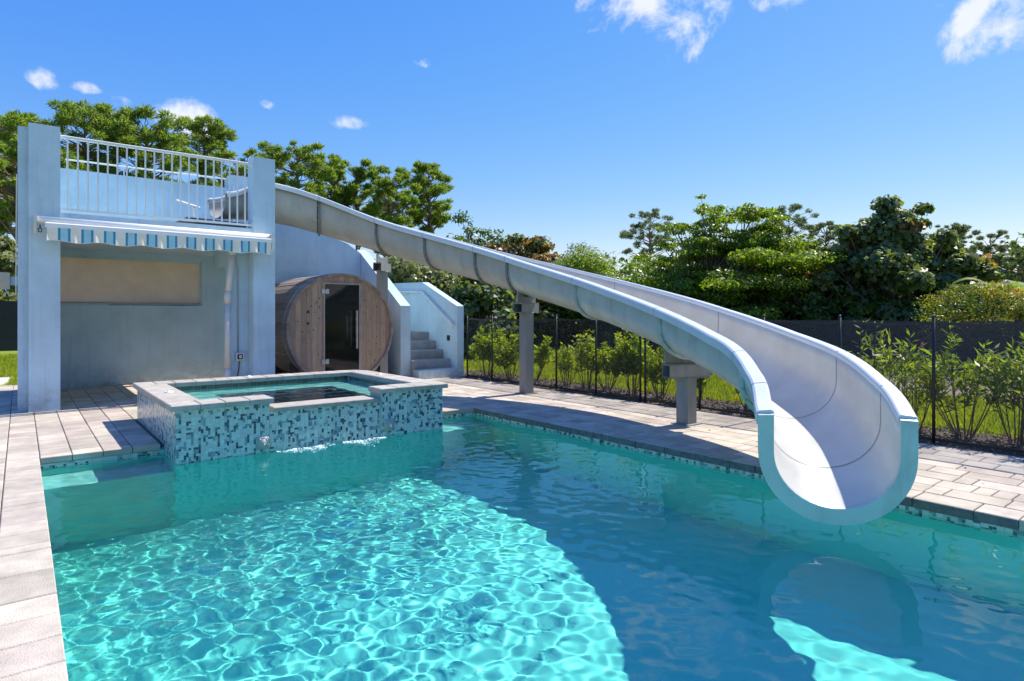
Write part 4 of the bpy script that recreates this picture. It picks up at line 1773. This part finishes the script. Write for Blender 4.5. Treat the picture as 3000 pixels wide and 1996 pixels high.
broad('leafy_tree', 2085, 21.5, 592, 560, 'bright green tree of layered small leaved boughs behind the slide', 301, 'leaf_bright', size=.115, n=95000, tiers=True, clumps=300, low=.05, trunk_r=.16, peak=.8, lobes=[(2085, 572, 280), (1970, 640, 270), (2225, 570, 270), (2052, 560, 70), (1895, 700, 190), (2330, 640, 220), (2150, 600, 440), (2190, 670, 560)])
broad('leafy_tree', 2600, 19.5, 552, 500, 'tall dark tree with large leathery leaves right of the bright tree', 302, 'leaf_dark', size=.19, n=36000, asp=.85, low=.04, clumps=170, lobes=[(2620, 528, 150), (2590, 575, 320), (2700, 590, 200), (2480, 650, 250), (2770, 680, 260), (2610, 620, 460), (2420, 715, 180), (2510, 590, 150)], rust=('leaf_rust', .14), trunk_r=.16, peak=1.5)
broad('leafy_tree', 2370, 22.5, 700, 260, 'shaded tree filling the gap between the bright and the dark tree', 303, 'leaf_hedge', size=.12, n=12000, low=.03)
broad('leafy_tree', 2760, 20.5, 690, 300, 'lower leafy tree with reddish leaf tips right of the dark tree', 312, 'leaf_dark', size=.19, n=12000, asp=.85, low=.05, rust=('leaf_rust', .3))
broad('leafy_tree', 1375, 27, 628, 330, 'dark glossy tree with knobbly top where the slide dips below the pines', 304, 'leaf_hedge', size=.16, n=14000, low=.05, peak=.6)
broad('leafy_tree', 1530, 24, 690, 330, 'mixed rusty and green leaved tree behind the middle of the slide', 305, 'leaf_dark', size=.16, n=14000, asp=.8, low=.04, rust=('leaf_rust', .5), peak=.5)
broad('leafy_tree', 1715, 29, 742, 420, 'soft bright green tree behind the slide left of the layered tree', 306, 'leaf_bright', size=.10, n=22000, low=.04)
broad('leafy_tree', 1890, 27, 752, 330, 'low green tree at the foot of the layered tree', 307, 'leaf_bright', size=.10, n=14000, low=.04)
broad('leafy_bush', 1225, 19.5, 752, 330, 'sunlit cream and green leaved bush behind the staircase', 308, 'leaf_variegated', 'bush', size=.13, n=12000, asp=.7, low=.05, peak=.45)
broad('leafy_bush', 1400, 19, 790, 260, 'dark large leaved bush between the staircase and the slide', 309, 'leaf_dark', 'bush', size=.18, n=8000, asp=.8, low=.03)
broad('leafy_bush', 2880, 14.4, 832, 380, 'rounded yellow green bush behind the far fence at the right', 310, 'leaf_yellow', 'bush', size=.075, n=26000, asp=.35, low=.02, droop=.5, peak=.45, clumps=80, rust=('leaf_hedge', .35, 1))
broad('leafy_bush', -30, 22, 690, 250, 'broad leaved cream green bush left of the tower', 311, 'leaf_variegated', 'bush', size=.20, n=9000, asp=.8, low=.10, rust=('leaf_rust', .22), peak=.6)
broad('leafy_tree', 1700, 62, 716, 260, 'thin brownish distant tree just above the bright hedge', 313, 'pine_far', size=.26, n=5200, asp=.4, low=.2, clumps=70)
broad('leafy_tree', 1985, 25, 742, 240, 'green tree closing the gap left below the layered tree', 314, 'leaf_hedge', size=.12, n=14000, low=.03, clumps=50, peak=.6)
broad('leafy_tree', 1600, 31, 770, 260, 'low dark tree behind the slide between the rusty and the soft green trees', 315, 'leaf_hedge', size=.14, n=9000, low=.03, clumps=45, peak=.6)
# evergreen row standing right behind the windscreen fence
hx = [1430, 1560, 1680, 1800, 1915, 2030, 2150, 2265, 2385, 2500, 2620, 2740, 2860, 2990, 3110]
HL = ['hedge bush at the far left end of the row, just past the staircase',
      'hedge bush behind the fence under the slide, right of the tall slide post',
      'hedge bush below the soft bright green tree, left part of the row',
      'hedge bush below the gap between the soft green tree and the layered tree',
      'hedge bush at the left foot of the layered bright tree',
      'hedge bush below the middle of the layered bright tree',
      'hedge bush at the right foot of the layered bright tree',
      'hedge bush filling the shade between the bright and the dark tree',
      'hedge bush at the left foot of the tall dark tree',
      'hedge bush under the middle of the tall dark tree',
      'hedge bush at the right foot of the tall dark tree',
      'hedge bush behind the windscreen, right of the single fence post',
      'hedge bush behind the left half of the rounded yellow bush',
      'hedge bush behind the right half of the rounded yellow bush',
      'hedge bush last in the row, outside the right edge']
for i, px in enumerate(hx):
    f_ = i / (len(hx) - 1)
    d = 25.5 - 9.0 * f_ ** .8
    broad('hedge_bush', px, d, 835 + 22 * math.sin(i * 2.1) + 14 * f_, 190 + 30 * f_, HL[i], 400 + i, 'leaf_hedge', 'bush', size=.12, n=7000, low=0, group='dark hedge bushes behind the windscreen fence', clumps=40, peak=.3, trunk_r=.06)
for i, px in enumerate((980, 1090, 1200, 1320)):
    broad('hedge_bush', px, 27, 800 + 15 * (i % 2), 240, ('hedge bush hidden low behind the barrel sauna', 'hedge bush behind the slope of the staircase wall', 'hedge bush behind the staircase handrail wall', 'hedge bush right behind the outer staircase wall')[i], 430 + i, 'leaf_hedge', 'bush', size=.14, n=3600, low=0, group='dark hedge bushes past the staircase', clumps=24, peak=.4, trunk_r=.06)
# far-off wood closing the horizon
cents, rads = [], []
for i in range(230):
    a = -1.15 + 2.2 * i / 229
    dd = 95 + rng.uniform(-12, 12)
    x, y = (FW * math.cos(a) + RT * math.sin(a)) * dd
    h = 8.0 + rng.uniform(-2.5, 2.5)
    cents.append((x, y, h * .5))
    rads.append((3.2, 3.2, h * .55))
V, F = leaves(cents, rads, 60000, .8, .7, 77, .6, .3)
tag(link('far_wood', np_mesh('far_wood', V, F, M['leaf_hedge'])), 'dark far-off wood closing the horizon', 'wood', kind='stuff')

# banana leaves and croton at the right edge
bn = thing('banana_plant', 'banana plant with broad arching light green leaves at the right edge', 'banana plant', (*at(2960, 17), 0))
bx, by = at(2960, 17)
q = MB()
q.tube([(bx, by, 0), (bx + .05, by, 1.6)], [.11, .06], 8)
q.build('stem', M['stem'], bn, True)
for i in range(9):
    rs = random.Random(40 + i)
    a = i * 2.399
    L = rs.uniform(1.1, 1.7)
    q = MB()
    V = []
    n = 8
    for j in range(n + 1):
        t_ = j / n
        r_ = L * t_
        zz = 1.55 + .9 * math.sin(t_ * 2.2) * L * .55
        w = .21 * math.sin(PI * min(1, t_ * .93 + .06)) ** .6
        cxx, cyy = bx + r_ * math.cos(a) * .8, by + r_ * math.sin(a) * .8
        px_, py_ = -math.sin(a) * w, math.cos(a) * w
        V += [(cxx + px_, cyy + py_, zz - .05), (cxx, cyy, zz), (cxx - px_, cyy - py_, zz - .05)]
    F = []
    for j in range(n):
        F += [(3 * j, 3 * j + 1, 3 * j + 4, 3 * j + 3), (3 * j + 1, 3 * j + 2, 3 * j + 5, 3 * j + 4)]
    q.add(V, F)
    q.build('leaf', M['leaf_banana'], bn, True)
cr_ = thing('croton_bush', 'small orange leaved croton behind the rounded yellow bush', 'bush', (*at(2945, 15.8), 0))
cx_, cy_ = at(2945, 15.8)
q = MB()
q.tube([(cx_, cy_, 0), (cx_, cy_, 1.6)], .04, 6)
q.build('stem', M['stem'], cr_)
V, F = leaves([(cx_ - .3, cy_, 1.75), (cx_ + .3, cy_, 1.7)], [(.4, .4, .3)] * 2, 420, .2, .25, 5, .2, .6)
crown_obj('foliage', V, F, M['croton'], cr_)


# shrubs planted along the pool fence
def shrub(x, y, h, w, label, seed, lance=False, nst=14, nlv=520, ls=.065):
    rs = random.Random(seed)
    s = thing('fence_shrub', label, 'shrub', (x, y, 0), 'young shrubs planted along the pool fence')
    q = MB()
    P_, D_ = [], []
    for i in range(nst):
        a = rs.uniform(0, 2 * PI)
        r = w * rs.uniform(.25, 1) * .5
        hh = h * rs.uniform(.6, 1.0) * (1 - .25 * (r / (w * .5)) ** 2)
        b0 = Vector((x + .05 * math.cos(a), y + .05 * math.sin(a), -.02))
        tip = Vector((x + r * math.cos(a), y + r * math.sin(a), hh))
        mid = b0.lerp(tip, .5) + Vector((rs.uniform(-.06, .06), rs.uniform(-.06, .06), 0)) + Vector((math.cos(a), math.sin(a), 0)) * r * .22
        pts = []
        for j in range(6):
            t_ = j / 5
            pts.append(b0 * (1 - t_) ** 2 + mid * 2 * t_ * (1 - t_) + tip * t_ * t_)
        q.tube(pts, [.0075 * (1 - .75 * j / 5) for j in range(6)], 5)
        for sgn in range(3):
            t_ = rs.uniform(.35, .8)
            p0 = b0 * (1 - t_) ** 2 + mid * 2 * t_ * (1 - t_) + tip * t_ * t_
            a2 = rs.uniform(0, 2 * PI)
            p1 = p0 + Vector((math.cos(a2) * .14, math.sin(a2) * .14, .16)) * rs.uniform(.6, 1.3) * h
            q.tube([p0, p0.lerp(p1, .5) + Vector((0, 0, .02)), p1], [.004, .003, .0015], 4)
            for k_ in range(int(nlv / nst / 3 * .6)):
                tt = rs.uniform(.15, 1.05)
                P_.append(p0.lerp(p1, tt))
                D_.append((p1 - p0).normalized())
        for k_ in range(int(nlv / nst * .4)):
            tt = rs.uniform(.42, 1.03)
            P_.append(b0 * (1 - tt) ** 2 + mid * 2 * tt * (1 - tt) + tip * tt * tt)
            D_.append((tip - mid).normalized())
    q.build('stem', M['stem'], s)
    n = len(P_)
    r2_ = np.random.RandomState(seed)
    P_ = np.array([tuple(p) for p in P_])
    D_ = np.array([tuple(p) for p in D_])
    side = r2_.normal(size=(n, 3))
    side -= (side * D_).sum(1)[:, None] * D_
    side /= np.linalg.norm(side, axis=1)[:, None]
    dr = D_ * r2_.uniform(.3, .9, n)[:, None] + side * r2_.uniform(.6, 1.1, n)[:, None] + np.array([0, 0, .15])
    dr /= np.linalg.norm(dr, axis=1)[:, None]
    wd = np.cross(dr, r2_.normal(size=(n, 3)) * .5 + np.array([0, 0, 1.0]))
    wd /= np.linalg.norm(wd, axis=1)[:, None]
    nr = np.cross(dr, wd)
    L_ = ls * r2_.uniform(.6, 1.35, n)[:, None]
    asp = .22 if lance else .45
    a = P_
    m1 = P_ + dr * L_ * .45 + wd * L_ * asp * .5 + nr * L_ * .06
    c = P_ + dr * L_ - np.array([0, 0, 1.0]) * L_ * .12
    m2 = P_ + dr * L_ * .45 - wd * L_ * asp * .5 + nr * L_ * .06
    V = np.stack([a, m1, c, m2], 1).reshape(-1, 3)
    crown_obj('foliage', V, np.arange(4 * n).reshape(n, 4), M['leaf_lance' if lance else 'leaf_shrub'], s)
    return s


SH = [(7.75, 10.55, 1.15, .85, 'full shrub against the end of the staircase wall', 0, 900, .075),
      (7.75, 9.75, 1.05, .75, 'shrub between the staircase shrub and the sunny slide post', 0, 620, .07),
      (7.80, 9.05, 1.05, .85, 'dense shrub just left of the tall slide post', 0, 820, .07),
      (7.80, 8.15, .85, .60, 'sparse shrub just right of the tall slide post', 0, 260, .06),
      (7.75, 7.60, 1.10, .60, 'thin tall shrub before the third fence post', 0, 300, .06),
      (7.80, 7.15, 1.10, .75, 'dense bright shrub between two fence posts under the slide', 0, 820, .07),
      (7.80, 6.60, 1.12, .75, 'dense bright shrub right of the fourth fence post', 0, 820, .07),
      (7.80, 6.05, .95, .65, 'shrub behind the gate posts', 0, 560, .07),
      (7.75, 5.35, .80, .60, 'small rounded shrub right of the gate posts', 0, 420, .07),
      (7.80, 4.55, .70, .80, 'low shrub beside the shortest slide post', 0, 480, .075),
      (7.85, 4.05, .72, .85, 'low leafy shrub below the slide near its end', 0, 560, .075),
      (7.90, 3.55, .78, .7, 'low shrub half hidden by the slide end', 0, 420, .075),
      (7.95, 3.05, 1.25, .55, 'slim shrub of narrow leaves rising just beyond the slide rim', 1, 190, .11),
      (7.80, 2.55, 1.15, .70, 'narrow leaved shrub left of the single fence post at the right', 1, 230, .105),
      (7.78, 2.08, 1.22, .80, 'tall narrow leaved shrub right behind the single fence post', 1, 520, .105),
      (7.85, 1.66, 1.20, .60, 'narrow leaved shrub right of the single fence post', 1, 330, .105),
      (7.75, 1.30, 1.38, .75, 'tallest narrow leaved shrub near the right edge', 1, 520, .11),
      (7.80, .85, 1.45, .70, 'narrow leaved shrub cut by the right edge', 1, 420, .11),
      (7.80, .30, 1.3, .7, 'narrow leaved shrub outside the right edge', 1, 300, .11)]
shr = []
for i, (x, y, h, w, lb, la, nl, ls) in enumerate(SH):
    shr.append(shrub(x, y, h, w, lb, 500 + i, bool(la), 13 if not la else 11, int(nl * (3.0 if not la else 2.2)), ls * (1.15 if not la else 1.1)))
# two flowers
def flower(par, x, y, z, mt, r):
    q = MB()
    for k_ in range(5):
        a = 2 * PI * k_ / 5
        V = [(x, y, z), (x - .3 * r, y + r * math.cos(a - .5), z + r * math.sin(a - .5)), (x - .1 * r, y + 1.25 * r * math.cos(a), z + 1.25 * r * math.sin(a)), (x - .3 * r, y + r * math.cos(a + .5), z + r * math.sin(a + .5))]
        q.add(V, [(0, 1, 2, 3)])
    q.ball((x - .02, y, z), .008, 6, 4)
    q.build('flower', M[mt], par)


flower(shr[13], 7.70, 2.43, .60, 'petal_yellow', .045)
q = MB()
q.ball((7.62, 2.42, .96), (.016, .016, .034), 8, 6)
q.build('flower_bud', M['petal_pink'], shr[13], True)

# ------------------------------------------------------------ grass, mulch chips and leaf litter
def blades(n, xr, yr, seed, h=.07, cut=None):
    r_ = np.random.RandomState(seed)
    x = r_.uniform(*xr, n)
    y = r_.uniform(*yr, n)
    d = x * FW[0] + y * FW[1]
    keep = r_.random(n) < np.clip(9 / np.maximum(d, 1), .18, 1)
    if cut is not None:
        keep &= ~cut(x, y)
    x, y, d = x[keep], y[keep], d[keep]
    n = len(x)
    a = r_.uniform(0, 2 * PI, n)
    hh = h * r_.uniform(.5, 1.4, n)
    w = .0045 * (1 + d / 9)
    ln = r_.uniform(-.6, .6, (n, 2)) * hh[:, None]
    z0 = np.full(n, -.032)
    A = np.stack([x - w * np.cos(a), y - w * np.sin(a), z0], 1)
    B_ = np.stack([x + w * np.cos(a), y + w * np.sin(a), z0], 1)
    T_ = np.stack([x + ln[:, 0], y + ln[:, 1], z0 + hh], 1)
    V = np.stack([A, B_, T_], 1).reshape(-1, 3)
    return V, np.arange(3 * n).reshape(n, 3)


cut = lambda x, y: (x > 11.6) & (x < 15.3) & (y < 6.6 + .4 * np.sin(x * 3)) & (y > -6)
V, F = blades(330000, (8.2, 17), (-1.5, 20), 3, .075, cut)
tag(link('grass', np_mesh('grass', V, F, M['grass'])), 'sunlit lawn grass beyond the pool fence', 'grass', kind='stuff')
cut2 = lambda x, y: (x > -2.4) & (x < -.15) & (y > 14.5) & (y < 16.3)
V, F = blades(120000, (-5, .6), (14.4, 25), 4, .09, cut2)
tag(link('grass', np_mesh('grass', V, F, M['grass'])), 'sunlit lawn grass at the far left beyond the deck', 'grass', kind='stuff')
r_ = np.random.RandomState(8)
n = 9000
cc = np.stack([r_.uniform(7.24, 8.3, n), r_.uniform(-1.5, 11.5, n), r_.uniform(-.012, .02, n)], 1)
V, F = leaves(cc, np.full((n, 3), .012), n, .045, .4, 9, 0, .8)
tag(link('mulch_chips', np_mesh('mulch_chips', V, F, M['mulch_light'])), 'dark bark mulch chips under the fence shrubs', 'mulch', kind='stuff')
n = 60
cc = np.stack([r_.uniform(5.2, 7.1, n), r_.uniform(.5, 9.5, n), np.full(n, .004)], 1)
V, F = leaves(cc, np.full((n, 3), .001), n, .03, .5, 10, 0, 6)
tag(link('leaf_litter', np_mesh('leaf_litter', V, F, M['litter'])), 'few small dry leaves lying on the sunny deck', 'leaf litter', kind='stuff')
